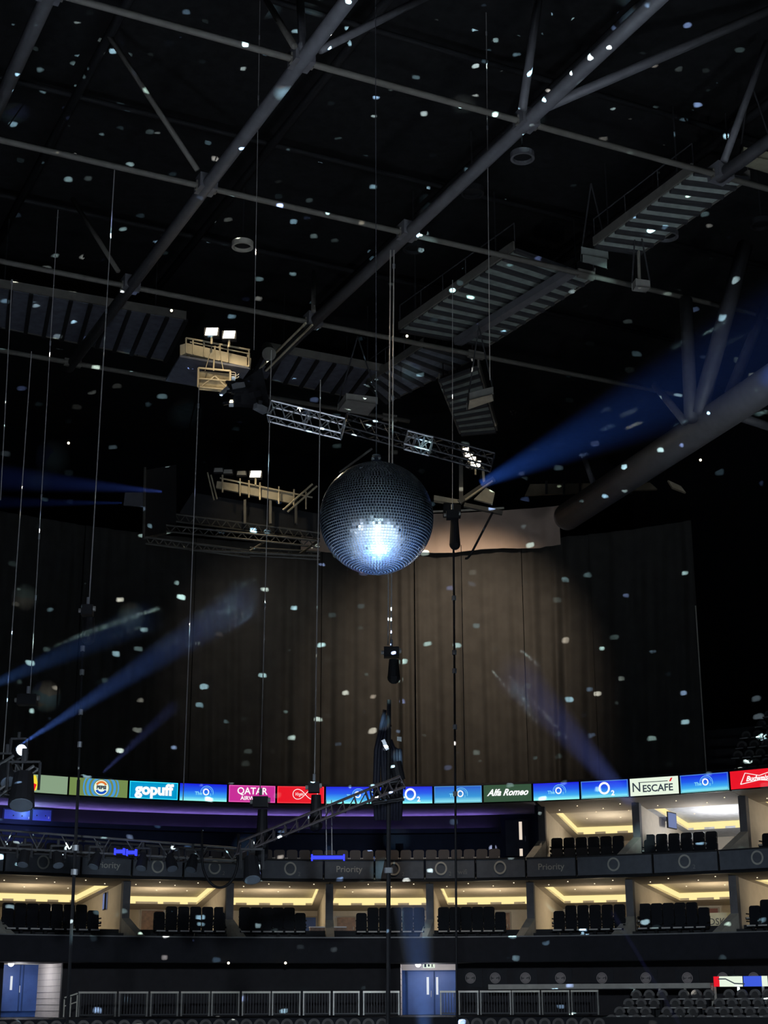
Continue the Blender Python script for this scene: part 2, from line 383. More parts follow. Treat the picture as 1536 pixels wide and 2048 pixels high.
# ------------------------------------------------------------------ boxes (lit suites)
def seat_arc(px, py, r): return phi_of(px, py, r)
RB = R+12; RC0, RC1 = R+3.3, R+9.5
zA = ZGB; zB = zc(1822, RB); slope = (zB-zA)/(RB-R)
def zs(r, dz): return zA+slope*(r-R)+dz
def rquad(mb, r0, r1, p0, p1, z0, z1, th):  # sloping arc slab
    arcband(mb, r0, r1, z0, z0+th, p0, p1, .03, z1, z1+th)
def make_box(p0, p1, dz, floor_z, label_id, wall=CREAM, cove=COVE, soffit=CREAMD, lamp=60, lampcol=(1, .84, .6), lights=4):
    c = thing('box_ceiling', AP((RC0+RC1)/2, (p0+p1)/2, zs(R+6, dz)), kind='structure')
    m0 = .45/(R+6)
    mb = MB(); g = .02/(R)
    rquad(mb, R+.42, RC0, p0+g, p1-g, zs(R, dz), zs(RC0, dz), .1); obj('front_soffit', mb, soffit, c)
    mb = MB(); rquad(mb, RC0, RC1, p0+g, p0+m0, zs(RC0, dz), zs(RC1, dz), .1); rquad(mb, RC0, RC1, p1-m0, p1-g, zs(RC0, dz), zs(RC1, dz), .1)
    rquad(mb, RC1, RB, p0+g, p1-g, zs(RC1, dz), zs(RB, dz), .1); obj('rear_soffit', mb, wall, c)
    D = .34
    mb = MB(); rquad(mb, RC0, RC1+.1, p0+m0, p1-m0, zs(RC0, dz)+D, zs(RC1, dz)+D, .05); obj('recess_top', mb, wall, c)
    mb = MB(); rquad(mb, RC0-.06, RC0, p0+m0, p1-m0, zs(RC0, dz)+.05, zs(RC0, dz)+.05, D); obj('recess_side', mb, wall, c)
    mb = MB(); arcband(mb, RC1, RC1+.08, zs(RC1, dz)+.0, zs(RC1, dz)+D, p0+m0, p1-m0, .03); obj('glowing_recess_face', mb, cove, c)  # recess faces emit in place of a hidden strip's light
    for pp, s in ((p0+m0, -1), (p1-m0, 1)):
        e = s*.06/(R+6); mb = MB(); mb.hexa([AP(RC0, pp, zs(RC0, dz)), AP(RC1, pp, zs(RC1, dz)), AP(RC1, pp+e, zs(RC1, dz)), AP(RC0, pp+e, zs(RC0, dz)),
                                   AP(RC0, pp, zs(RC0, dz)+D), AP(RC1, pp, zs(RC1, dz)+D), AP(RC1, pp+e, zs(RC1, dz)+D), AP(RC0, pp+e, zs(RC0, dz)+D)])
        obj('glowing_recess_face', mb, cove, c)
    for k in range(lights):
        q = p0+(p1-p0)*((k+.7)/(lights+.4)); rr = R+1.6 if k % 2 else R+2.5
        zz = zs(rr, dz); mb = MB(); mb.tube(AP(rr, q, zz-.02), AP(rr, q, zz+.01), .026, 8); obj('downlight', mb, SPOTM, c)
    for k in range(lights):
        q = p0+m0*2+(p1-p0-m0*4)*((k+.5)/lights); rr = R+5.2 if k % 2 else R+7
        zz = zs(rr, dz)+D; mb = MB(); mb.tube(AP(rr, q, zz-.02), AP(rr, q, zz+.01), .032, 8); obj('downlight', mb, SPOTM, c)
    mid = (p0+p1)/2
    light('box_fill', 'POINT', AP(R+6.3, mid, zs(R+6.3, dz)-1.0), lamp*2.0, lampcol, .35)  # bare point lights added to brighten the box, no fixture
    light('box_fill', 'POINT', AP(R+3.2, mid, zs(R+3.2, dz)-1.1), lamp*.7, lampcol, .25)
def arcwall(mb, p, r0, r1, z0, z1, th):
    e = th/2/((r0+r1)/2)
    return mb.hexa([AP(r0, p-e, z0), AP(r1, p-e, z0), AP(r1, p+e, z0), AP(r0, p+e, z0), AP(r0, p-e, z1), AP(r1, p-e, z1), AP(r1, p+e, z1), AP(r0, p+e, z1)])
RP = R+1.6
lowpx = [-14, 253, 460, 659, 859.5, 1060.5, 1259, 1467, 1690]
lowphi = [phi_of(x, 1800, RP) for x in lowpx]
uppx = [1083, 1272.5, 1487, 1710]
upphi = [phi_of(x, 1650, RP) for x in uppx]
def pier(p, z0, z1, wing_dir, lvl, n, x):
    w_ = .33
    e = w_/2/RP
    where = f'in the {lvl} row of boxes'
    mb = MB(); mb.hexa([AP(RP, p-e, z0), AP(RP+.35, p-e, z0), AP(RP+.35, p+e, z0), AP(RP, p+e, z0), AP(RP, p-e, z1), AP(RP+.35, p-e, z1), AP(RP+.35, p+e, z1), AP(RP, p+e, z1)])
    o = struct('pillar', mb, PIERM)
    struct('partition', arcwall(MB(), p, RP+.36, RB, z0-.6, z1+.55, .2), CREAM)
    # sloping stone wing at the pier's foot
    mb = MB(); e2 = .34/2/R; r0, r1 = R+.32, RP
    mb.hexa([AP(r0, p-e2, z0), AP(r1, p-e2, z0), AP(r1, p+e2, z0), AP(r0, p+e2, z0), AP(r0, p-e2, z0+.12), AP(r1, p-e2, z0+.95), AP(r1, p+e2, z0+.95), AP(r0, p+e2, z0+.12)])
    # lean of the wing along the arc
    for v in mb.v:
        rr = math.hypot(v.x-CX, v.y-CY); f = (r1-rr)/(r1-r0); s = wing_dir*.42*f
        v.x += s*math.cos(p); v.y -= s*math.sin(p)
    o = struct('partition_wing', mb, WING)
wd = [1, 1, 1, 0, -.6, -.8, -1, -1, -1]
for i, p in enumerate(lowphi):
    pier(p, ZFL-.1, ZGB-.02, wd[i], 'lower', i, lowpx[i])
for i in range(8): make_box(lowphi[i], lowphi[i+1], 0, ZFL, i, lights=5 if i < 2 else 4)
struct('wall_rear_lower', arcband(MB(), RB-.02, RB+.15, ZFL-.3, ZGB+.2, P0, P1), CREAM)
for i, p in enumerate(upphi): pier(p, ZGT-.1, ZLB-.02, -1 if i else -.9, 'upper', i, uppx[i])
DZ = ZLB-ZGB
for i in range(3): make_box(upphi[i], upphi[i+1], DZ, ZGT, 10+i, lamp=60 if i != 1 else 130, lampcol=(1, .9, .75) if i != 1 else (.93, .95, 1), wall=CREAM if i != 1 else mat('white_plaster', (.62, .62, .62), .8))
struct('wall_rear_upper', arcband(MB(), RB-.02, RB+.15, ZGT-.6, ZLB+.2, upphi[0], P1), CREAM)
# unlit upper lounge: ceiling, rear wall
pu = upphi[0]-.2/RP; pw_ = phi_of(1000, 1640, R+4.6)
rquad_mb = MB(); rquad(rquad_mb, R+.42, R+4.9, P0, pu, ZLB, ZLB, .1)
struct('ceiling_lounge', rquad_mb, mat('lounge_ceiling', (.5, .46, .5), .8))
struct('wall_lounge', arcband(MB(), R+4.9, R+5.1, ZGT-.6, ZLB+.1, P0, pu), NAVY)
struct('partition', arcwall(MB(), pu, RP, R+5, ZGT-.6, ZLB, .2), NAVY)
struct('added_ledge', arcband(MB(), R+4.3, R+4.9, ZLB-.86, ZLB-.81, P0, pw_), NAVY); struct('blackout_sheet', arcband(MB(), R+4.86, R+4.89, ZLB-.8, ZLB-.01, P0, pw_), BLACK); struct('added_lip', arcband(MB(), R+4.26, R+4.3, ZLB-.86, ZLB-.66, P0, pw_), NAVY)  # ledge and lip added to hide the strip; black sheet keeps the wall dark
for k in range(12):
    a0 = P0+.25+(pw_-P0-.26)*k/12; a1 = P0+.25+(pw_-P0-.26)*(k+.93)/12
    tag(obj('light_strip', arcband(MB(), R+4.6, R+4.8, ZLB-.8, ZLB-.77, a0, a1), mat('strip_blue', (.36, .24, 1), emit=8)),
        'thin blue light strip along the top of the dark lounge wall', 'light', 'blue strips in the upper lounge')

# furniture of the boxes: doors, counters, televisions
def wall_item(name, x0, x1, y0, y1, r, m, label, cat=None, kind=None, frame=None, th=.08, lipm=None):
    pa, zt = cyl(x0, y0, r); pb, zb = cyl(x1, y1, r); pm = (pa+pb)/2
    W = r*abs(pb-pa); hh = abs(zt-zb); base = min(zt, zb)
    t = thing(name, AP(r, pm, base), label, cat, None, -pm, kind=kind)
    obj('leaf' if kind else 'face', MB().box(-W/2, W/2, -th, 0, 0, hh), m, t, world=False)
    if frame:
        f = MB(); f.box(-W/2-.06, -W/2, -th-.02, 0, 0, hh+.06); f.box(W/2, W/2+.06, -th-.02, 0, 0, hh+.06); f.box(-W/2, W/2, -th-.02, 0, hh, hh+.06)
        obj('frame', f, frame, t, world=False)
    return t, W, hh
BROWN = mat('brown_wood', (.20, .10, .05), .5, var=.3, scale=6)
BLUED = mat('blue_door', (.035, .09, .30), .5)
n_door = 1
def door(x0, x1, y0, y1, r, m, fr=None):
    global n_door
    t, W, hh = wall_item(f'door_{n_door}', x0, x1, y0, y1, r, m, None, None, 'structure', fr or CREAMD); n_door += 1
    obj('door_handle', MB().tube((W/2-.12, -.14, hh*.4), (W/2-.12, -.14, hh*.55), .02), ALU, t, world=False)
    return t, W, hh
door(283, 324, 1821, 1872, RB-.05, BROWN); door(606, 631, 1835, 1876, RB-.05, BLUED); door(674, 711, 1835, 1876, RB-.05, BROWN)
door(993, 1021, 1826, 1876, RB-.05, BROWN); door(1396, 1440, 1818, 1872, RB-.05, mat('red_brown', (.22, .07, .05), .5))
def tv(px, py, r, label, wpx=12, hpx=30):
    p, z = cyl(px, py, r)
    t = thing('wall_television', AP(r, p, z-.4), label, 'television', None, -p+PI/2*.9)
    obj('casing', MB().box(-.5, .5, -.04, .04, 0, .75), BLACK, t, world=False)
    obj('screen', MB().box(-.46, .46, -.05, -.041, .04, .71), mat('tv_blue', s2l(120, 140, 200), emit=.6), t, world=False)
    obj('screen', MB().box(-.46, .46, .041, .05, .04, .71), MATS['tv_blue'], t, world=False)
tv(209, 1802, R+5.2, 'wall television showing a blue picture, in the box beside the brown-door box')
tv(1343+0, 1640, R+6, 'small wall television in the white-lit upper box')
for x0, x1, lb in ((620, 650, 'brown counter cabinet beside the blue door'), (667, 692, 'brown counter cabinet beside the pillar, facing the wide brown door')):
    pa, zt = cyl(x0, 1853, R+3.2); pb, _ = cyl(x1, 1853, R+3.2); pm = (pa+pb)/2; W = (R+3.2)*abs(pb-pa)
    t = thing('counter_cabinet', AP(R+3.2, pm, ZFL-.15), lb, 'cabinet', None, -pm)
    obj('body', MB().box(-W/2, W/2, 0, .5, 0, zt-ZFL+.1), BROWN, t, world=False)
    obj('door', MB().box(-W/2+.04, -.01, -.02, 0, .05, zt-ZFL), BROWN, t, world=False); obj('door', MB().box(.01, W/2-.04, -.02, 0, .05, zt-ZFL), BROWN, t, world=False)
    obj('counter_top', MB().box(-W/2-.03, W/2+.03, -.05, .53, zt-ZFL+.1, zt-ZFL+.15), mat('pale_top', (.6, .6, .62), .4), t, world=False)
# painted leafy sprig on the last box's side wall + letters
pm, zz = cyl(1428, 1844, R+6)
t = thing('wall_sign', AP(R+6, pm, zz-.2), 'pale wall sign with dark letters behind the seats', 'sign', None, -pm)
obj('board', MB().box(-.9, .9, -.02, .02, -.2, .6), mat('pale_board', (.6, .62, .5), .7), t, world=False)
text('DSK', .42, mat('dark_letter', (.05, .06, .07), .5), t, x=.15, z=.2, y=-.04)
pm, zz = cyl(1512, 1852, R+4)
t = thing('spiky_plant', AP(R+4, pm, zz-.55), 'spiky potted plant against the cream wall of the last box', 'plant', None, -pm)
obj('pot', MB().tube((0, 0, 0), (0, 0, .35), .14, 12, .18), CHARCOAL, t, world=False)
mb = MB()
for k in range(26):
    a = random.uniform(0, 2*PI); l_ = random.uniform(.6, 1.0); e = random.uniform(.5, 1.4)
    d = Vector((math.cos(a)*math.cos(e), math.sin(a)*math.cos(e), math.sin(e))); b = Vector((0, 0, .35)); sd = d.cross(Vector((0, 0, 1))).normalized()*.03
    m_ = b+d*l_*.55; tip = b+d*l_+Vector((0, 0, -.12)); mb.add([b, m_+sd, tip, m_-sd, m_+Vector((0, 0, .015))], [(0, 1, 4), (1, 2, 4), (2, 3, 4), (3, 0, 4), (0, 3, 2, 1)])
obj('leaves', mb, mat('leaf_dark', (.03, .05, .03), .6), t, world=False)['kind'] = 'stuff'
p_, z_ = cyl(1522, 1641, R+7)
t = thing('wall_lamp', AP(R+7, p_, z_-.2), 'diamond shaped glowing wall lamp in the end upper box', 'lamp', None, -p_)
obj('bracket', MB().box(-.05, .05, 0, .1, -.15, .15), BROWN, t, world=False)
obj('shade', MB().prism([(0, -.28), (.16, 0), (0, .28), (-.16, 0)], -.1, 0), mat('lamp_shade', (1, .8, .5), emit=2), t, world=False)
# white bright window strip in the middle upper box
p_, z_ = cyl(1305, 1640, R+5)
t = thing('window_1', AP(R+5, p_, z_-.8), kind='structure', rotz=-p_+1.2)
obj('pane', MB().box(-.35, .35, -.02, .02, 0, 1.5), mat('window_light', (.75, .85, 1), emit=2.2), t, world=False)
obj('window_frame', MB().box(-.42, -.35, -.04, .04, -.05, 1.55).box(.35, .42, -.04, .04, -.05, 1.55).box(-.35, .35, -.04, .04, 1.5, 1.57).box(-.35, .35, -.04, .04, -.07, 0), WING, t, world=False)

# ------------------------------------------------------------------ seats
def rounded(wd_, z0, z1, rad, n=4):
    o = [(-wd_/2, z0), (wd_/2, z0)]
    for k in range(n+1): a = PI/2*k/n; o.append((wd_/2-rad+rad*math.cos(a), z1-rad+rad*math.sin(a)))
    for k in range(n+1): a = PI/2+PI/2*k/n; o.append((-wd_/2+rad+rad*math.cos(a), z1-rad+rad*math.sin(a)))
    return o
def seat_proto(name, m, hgt=.95, armm=None, wide=.49):
    t = thing(name, (0, 0, 0))
    mb = MB().prism(rounded(wide, .4, hgt, .1), .12, .24)
    for v in mb.v: v.y += (v.z-.4)*.15
    obj('backrest', mb, m, t, world=False)
    st = obj('seat', MB().box(-wide/2, wide/2, -.28, .16, .36, .46), m, t, world=False)
    obj('edge_highlight', MB().box(-wide/2+.04, wide/2-.06, -.305, -.281, .40, .455), SEATE, st, world=False)  # silver strip painted in for the lit front edge
    obj('pedestal', MB().box(-.06, .06, -.08, .1, 0, .36), BLACK, t, world=False)
    for s in (-1, 1): obj('armrest', MB().box(s*wide/2-.025, s*wide/2+.025, -.15, .2, .58, .63), armm or BLACK, t, world=False)
    freeze(t); return t
PROTO_BLACK = seat_proto('box_seat', SEATM, .95, None, .48); PROTO_TALL = seat_proto('box_seat', SEATM, 1.04, None, .51)
PROTO_LOUNGE = seat_proto('lounge_seat', mat('seat_lounge', (.05, .045, .05), .5), 1.0, SEATE)
def shell_proto():
    t = thing('tier_seat', (0, 0, 0))
    mb = MB().ring((0, .56), .13, .22, .12, .2, n=14, sx=1.05, a0=-.1, a1=PI+.1)
    obj('back_rim', mb, SEATG, t, world=False)
    obj('backrest', MB().prism(rounded(.38, .4, .72, .12), .16, .21), mat('seat_grey_inner', (.07, .066, .066), .6), t, world=False)
    st = obj('seat', MB().box(-.2, .2, -.22, .18, .38, .44), SEATG, t, world=False)
    obj('edge_highlight', MB().box(-.19, .17, -.25, -.22, .385, .43), SEATE, st, world=False)
    obj('pedestal', MB().box(-.05, .05, -.08, .1, 0, .38), BLACK, t, world=False)
    freeze(t); return t
PROTO_TIER = shell_proto()
USED = set()
def seat(proto, r, p, z, label, group, s=1):
    o = proto if proto.name not in USED else copy_tree(proto)
    USED.add(proto.name)
    o.matrix_world = Matrix.Translation(AP(r, p, z)) @ Matrix.Rotation(-p, 4, 'Z') @ Matrix.Scale(s, 4)
    tag(o, label, 'seat', group); return o
rows3 = [(R+.95, ZFL-.15+.02), (R+1.85, ZFL+.22), (R+2.85, ZFL+.42)]
rown = ['front', 'middle', 'rear']
boxseats = [(6, 200, 'facing the television'), (308, 452, 'with the larger brown door'), (478, 613, 'with the blue door'), (711, 850, 'behind the thick cable'),
            (875, 1012, 'with the narrow brown door'), (1105, 1250, 'under the fascia lettering'), (1277, 1418, 'with the lettered sign'), (1496, 1660, 'with the spiky plant')]
for x0, x1, d in boxseats:
    for k, (r, z) in enumerate(rows3):
        n = round((x1-x0)/23.8)
        # stepped block: the rear row stops short of the aisle, as the silhouettes show
        for j in range(n):
            px = x0 + 12 + (x1-x0-24)*j/max(1, n-1)
            aisle_right = x0 in (6, 478, 875, 1277)
            if k == 2 and j == (n-1 if aisle_right else 0): continue
            seat(PROTO_BLACK if k < 2 else PROTO_TALL, r, phi_of(px, 1850, r), z,
                 f'black tip-up seat in the {rown[k]} row of the lower box {d}', f'{rown[k]} row seats, lower box {d}')
for k in (1, 2):
    r, z = rows3[k]; struct('floor_step', arcband(MB(), r-.45, R+4.2, ZFL-.15, z-.01, P0, P1), CHARCOAL)
# upper level: lounge row, lit boxes
lr = R+.85
for j in range(42):
    px = -20 + 25.2*j
    if 1010 < px: break
    seat(PROTO_LOUNGE, lr, phi_of(px, 1710, lr), ZGT-.5, 'dark padded seat with a painted edge highlight in the lounge row behind the grey fascia', 'lounge row seats')
for x0, x1, d in ((1100, 1246, 'of the upper box beside the white-lit one'), (1284, 1432, 'of the white-lit upper box'), (1520, 1640, 'of the upper box with the diamond lamp')):
    for k in range(3):
        n = round((x1-x0)/23.8); r = R+.95+.9*k; z = ZGT-.5+(.0, .32, .55)[k]
        for j in range(n):
            if k == 2 and x0 == 1520 and j == 0: continue
            px = x0+12+(x1-x0-24)*j/max(1, n-1)
            seat(PROTO_BLACK if k < 2 else PROTO_TALL, r, phi_of(px, 1680, r), z, f'black tip-up seat in the {rown[k]} row {d}', f'{rown[k]} row seats {d}')
for k in (1, 2): struct('floor_step', arcband(MB(), R+.95+.9*k-.45, R+4, ZGT-.5, ZGT-.51+(.0, .32, .55)[k], upphi[0], P1), CHARCOAL)

# ------------------------------------------------------------------ concourse below: wall with two doorways
RW = R+3.4; RD = R+7.4
ZF0 = zc(2030, RD)
pL0, pL1 = phi_of(6, 1960, RW), phi_of(124, 1960, RW)
pC0, pC1 = phi_of(801, 1960, RW), phi_of(915, 1960, RW)
zdt = zc(1923, RW)
wallm = mat('concourse_wall', (.035, .032, .036), .7)
mb = MB(); arcband(mb, RW, RW+.2, ZF0-.1, ZWB, P0, pL0); arcband(mb, RW, RW+.2, ZF0-.1, ZWB, pL1, pC0); arcband(mb, RW, RW+.2, ZF0-.1, ZWB, pC1, P1)
arcband(mb, RW, RW+.2, zdt, ZWB, pL0, pL1); arcband(mb, RW, RW+.2, zdt, ZWB, pC0, pC1)
struct('wall_concourse', mb, wallm)
struct('floor_concourse', arcband(MB(), R-3.4, RD+.5, ZF0-.4, ZF0-.01, P0, P1), CHARCOAL)
struct('wall_front_of_concourse', arcband(MB(), R-3.6, R-3.4, -.0, ZF0-.0, P0, .36), mat('front_wall', (.02, .021, .028), .7))
WBLK = mat('white_blockwork', (.62, .58, .56), .75, var=.04)
def doorway(pa, pb, label, yd0, lit):
    mb = MB(); arcwall(mb, pa-.1/RW, RW+.21, RD, ZF0, zdt+.1, .2); struct('partition', mb, WBLK)
    mb = MB(); arcwall(mb, pb+.1/RW, RW+.21, RD, ZF0, zdt+.1, .2); pr = struct('partition', mb, WBLK)
    for k in range(1, 9):   # courses of blockwork, proud of the wall
        z = ZF0+(zdt-ZF0)*k/9
        for q, s in ((pa, 1), (pb, -1)):
            e = s*.012/RW; m2 = MB(); m2.hexa([AP(RW+.22, q, z), AP(RD, q, z), AP(RD, q+e, z), AP(RW+.22, q+e, z), AP(RW+.22, q, z+.015), AP(RD, q, z+.015), AP(RD, q+e, z+.015), AP(RW+.22, q+e, z+.015)])
            j = obj('joint', m2, mat('joint_grey', (.3, .28, .28), .8)); j['kind'] = 'structure'; j.parent = pr
    struct('ceiling_doorway', arcband(MB(), RW+.01, RD, zdt, zdt+.1, pa, pb, .03), WBLK)
    struct('wall_bulkhead', arcband(MB(), RD-.12, RD-.01, zc(yd0+1, RD), zdt, pa, pb, .03), WBLK)
    struct('wall_doorway', arcband(MB(), RD, RD+.1, ZF0, zdt, pa-.01, pb+.01, .03), mat('blue_wall', (.03, .08, .26), .6))
    mid = (pa+pb)/2
    t = thing('ceiling_lamp', AP(RW+1.4, mid-.018, zdt-.12), label, 'lamp', None, -mid)
    obj('dome', MB().sphere((0, 0, .02), .13, 14, 8), mat('dome_glow', (1, .93, .85), emit=9), t, world=False)
    obj('base', MB().tube((0, 0, .06), (0, 0, .12), .15, 14), ALU, t, world=False)
    light('doorway_lamp', 'POINT', AP(RW+2.0, mid, zdt-.5), lit*1.5, (.95, .95, 1), .2)
doorway(pL0, pL1, 'round ceiling lamp in the doorway with white blockwork beside it', 1930, 42)
doorway(pC0, pC1, 'round ceiling lamp in the middle doorway below the white-fronted exit sign', 1940, 42)
t, W, hh = door(816, 868, 1943, 2029, RD-.02, BLUED, mat('door_frame', (.02, .05, .15), .6))
obj('glass_slit', MB().box(W/2-.33, W/2-.22, -.1, -.08, .9, 1.7), mat('slit_glow', (.9, .95, 1), emit=.8), t, world=False)
t, W, hh = door(870, 914, 1943, 2029, RD-.02, BLUED, MATS['door_frame'])
obj('glass_slit', MB().box(-W/2+.05, -W/2+.15, -.1, -.08, .9, 1.7), MATS['slit_glow'], t, world=False)
t, W, hh = door(6, 40, 1930, 2022, RD-.02, BLUED, MATS['door_frame'])
obj('glass_slit', MB().box(-.1, 0, -.1, -.08, .9, 1.5), MATS['slit_glow'], t, world=False)
t, W, hh = door(42, 78, 1930, 2022, RD-.02, BLUED, MATS['door_frame'])
GREENE = mat('exit_green', s2l(40, 200, 140), emit=1.0)
def exit_sign(px, py, r, label, s=1, m=WHT, fg=GREENE):
    p, z = cyl(px, py, r); t = thing('exit_sign', AP(r, p, z), label, 'sign', None, -p)
    obj('casing', MB().box(-.3*s, .3*s, -.03, .04, -.12*s, .12*s), m, t, world=False)
    obj('arrow', MB().prism([(-.05*s, -.06*s), (.03*s, -.06*s), (.03*s, 0), (.06*s, 0), (-.01*s, .08*s), (-.08*s, 0), (-.05*s, 0)], -.045, -.035), fg, t, world=False)
    obj('running_figure', MB().ring((.17*s, .06*s), 0, .025*s, -.035, -.045, n=8).box(.13*s, .19*s, -.045, -.035, -.03*s, .04*s).prism([(.1*s, -.09*s), (.13*s, -.09*s), (.17*s, -.03*s), (.14*s, -.03*s)], -.045, -.035).prism([(.19*s, -.09*s), (.22*s, -.09*s), (.19*s, -.03*s), (.16*s, -.03*s)], -.045, -.035), fg, t, world=False)
    obj('doorway_mark', MB().box(-.24*s, -.14*s, -.045, -.035, -.08*s, .08*s), fg, t, world=False)
exit_sign(61, 1916, RW+1.2, 'green exit sign in the blockwork doorway ceiling', .9)
exit_sign(858, 1931, RW+1.2, 'white exit sign above the middle doorway lamp', .9, WHT, mat('sign_black', (.02, .03, .02), .5))
exit_sign(56, 1613, R+4.6, 'glowing pale green exit sign over the blue lounge doors', .75, mat('exit_pale', s2l(160, 255, 225), emit=1.4), GREENE)
pl, zl = cyl(56, 1620, R+4.4); light('exit_sign_lamp', 'POINT', AP(R+4.4, pl, zl-.1), 8, (.6, 1, .9), .1)
# blue lounge doors
for x0, x1, in ((8, 60), (62, 100)):
    t, W, hh = door(x0, x1, 1619, 1650, R+4.85, mat('lounge_blue', (.06, .10, .42), .5), NAVY)
    for s in (-.2, .2): obj('porthole', MB().ring((s, hh*.6), 0, .03, -.1, -.09, n=10), BLACK, t, world=False)
light('lounge_wash', 'AREA', AP(R+3.0, phi_of(50, 1640, R+3), ZGT+1.2), 26, (.35, .4, 1), 1.2, tuple(AP(R+5, phi_of(50, 1640, R+5), ZGT+1)))
t, W, hh = door(1011, 1058, 1641, 1712, R+4.6, mat('grey_door', (.045, .05, .07), .6), NAVY)
obj('glass_slit', MB().box(W/2-.42, W/2-.28, -.1, -.08, hh*.45, hh*.95), mat('slit_warm', (1, .85, .7), emit=.8), t, world=False)
obj('glass_slit', MB().box(W/2-.42, W/2-.28, -.1, -.08, 0, hh*.2), MATS['slit_warm'], t, world=False)
# round emblems on the concourse wall's glass panels
for k, x in enumerate((941, 990.5, 1051, 1121, 1204, 1292, 1375, 1446, 1508)):
    p, z = cyl(x, 1956, RW-.03)
    near = ['next to the middle doorway', 'second from the middle doorway', 'third from the middle doorway', 'fourth from the middle doorway', 'above the end of the railing',
            'first above the raked seats', 'above the aisle of the raked seats', 'above the white end of the lit board', 'above the blue part of the lit board'][k]
    t = thing('window_board', AP(RW-.03, p, z-.36), f'dark glazed panel with round emblem, {near}', 'panel', 'emblem panels on the concourse wall', -p)
    obj('glass', MB().box(-.52, .52, -.02, .02, -.05, .72), mat('dark_glass', (.03, .03, .036), .6), t, world=False)
    EM = mat('emblem_grey', (.40, .34, .33), .6)
    obj('emblem', MB().ring((0, .36), .20, .24, -.03, -.035, n=24).ring((0, .36), 0, .19, -.03, -.035, n=16, a0=.35, a1=PI-.35), EM, t, world=False)
    obj('emblem', MB().ring((0, .36), 0, .19, -.03, -.035, n=16, a0=PI+.35, a1=2*PI-.35), EM, t, world=False)
    text('PEPSI', .15, mat('emblem_pale', (.5, .44, .42), .6), t, z=.36, y=-.04)
# long counter shelf and lit board
pa, zt = cyl(978, 1969, R+.2); pb = phi_of(1425, 1966, R+.2)
tag(obj('counter_shelf', arcband(MB(), R-.1, R+.3, zt-.2, zt, pa, pb), mat('counter_grey', (.5, .47, .42), .5)), 'long grey counter shelf running behind the raked seats and railing', 'counter')
for k, x in enumerate((1269, 1319, 1370, 1424, 1430, 1477, 1526)):
    p, z = cyl(x, 1975, R+.1); solo('counter_post', MB().bar(AP(R+.1, p, zt-.2 if k < 3 else zt-.1), AP(R+.1, p, ZF0-.0), .07, .07), RAIL, 'short steel post under the counter shelf', 'post', 'posts under the counter shelf')
pa, zt2 = cyl(1427, 1953, R); pb, zb2 = cyl(1620, 1953, R); zb2 = zt2-.4
segs = [(0, .06, REDS), (.06, .3, WHT), (.31, .5, mat('screen_royal', s2l(60, 90, 220), emit=1)), (.5, .56, WHT), (.57, 1, MIDBLUE)]
t = thing('lit_board', AP(R, pa, zb2), 'low lit advertising board with red, white and blue fields behind the raked seats', 'screen', None, -pa)
for a, b, m in segs:
    obj('display', arcband(MB(), R-.02, R+.03, zb2, zt2, pa+(pb-pa)*a, pa+(pb-pa)*b-.0006, .02), m, t)
q = pa+(pb-pa)*.18
mb = MB(); mb.path([AP(R-.05, q-.02, zb2+.3), AP(R-.05, q-.008, zb2+.3), AP(R-.05, q+.006, zb2+.12), AP(R-.05, q+.022, zb2+.1)], .025); obj('mark', mb, INK, t)

# ------------------------------------------------------------------ balustrade
RR = R-3.0
zr = zc(1982, RR); zb = zr-.95
segs = [(157, 233), (238, 296), (301, 357), (362, 420), (423, 479), (484, 541), (544, 601), (606, 661), (666, 719), (726, 799), (880, 914), (917, 957), (960, 1022), (1024, 1080), (1083, 1139), (1142, 1197)]
near = ['first beside the blockwork doorway', 'second from the blockwork doorway', 'third from the blockwork doorway', 'fourth from the blockwork doorway', 'with the half-height post beside its centre', 'left of the glinting latch',
        'holding the bright glinting latch', 'just past the glinting latch', 'under the dark wall opening', 'against the middle doorway frame', 'across the blue double doors', 'first past the middle doorway',
        'second past the middle doorway', 'third past the middle doorway', 'fourth past the middle doorway', 'last before the raked seats']
GLM = mat('smoked_panel', (.02, .02, .024), .25)
for (x0, x1), d in zip(segs, near):
    a, b = phi_of(x0, 1990, RR), phi_of(x1, 1990, RR)
    A, B = AP(RR, a, 0), AP(RR, b, 0); M, W = frame_from(A, B, zb)
    t = thing('railing_panel', None, f'steel framed railing panel, {d}', 'railing', 'railing panels along the concourse', M=M)
    hgt = zr-zb
    obj('top_rail', MB().box(-W/2, W/2, -.04, .04, hgt-.075, hgt), RAIL, t, world=False)
    for s in (-1, 1): obj('post', MB().box(s*(W/2-.03)-.03, s*(W/2-.03)+.03, -.03, .03, 0, hgt-.05), mat('rail_post', (.3, .29, .27), .4, .4), t, world=False)
    mb = MB(); n = int(W/.11)
    for k in range(1, n): xx = -W/2+W*k/n; mb.box(xx-.012, xx+.012, -.012, .012, .08, hgt-.06)
    o = obj('bars', mb, mat('bar_dark', (.06, .06, .065), .5), t, world=False); o['kind'] = 'stuff'
    obj('bottom_rail', MB().box(-W/2, W/2, -.02, .02, .04, .09), mat('bar_dark', (.06, .06, .065), .5), t, world=False)
# small slanted gate frame by the left doorway
t = thing('stair_gate', AP(RR, phi_of(142, 1990, RR), zb), 'slanted steel stair gate beside the blockwork doorway', 'gate', None, -phi_of(142, 1990, RR))
obj('top_rail', MB().bar((-.26, 0, .72), (.26, 0, .88), .05, .05), RAIL, t, world=False); obj('middle_rail', MB().bar((-.26, 0, .4), (.26, 0, .56), .04, .04), RAIL, t, world=False)
for s in (-.26, .0, .26): obj('post', MB().box(s-.02, s+.02, -.02, .02, 0, .74+s*.3), RAIL, t, world=False)

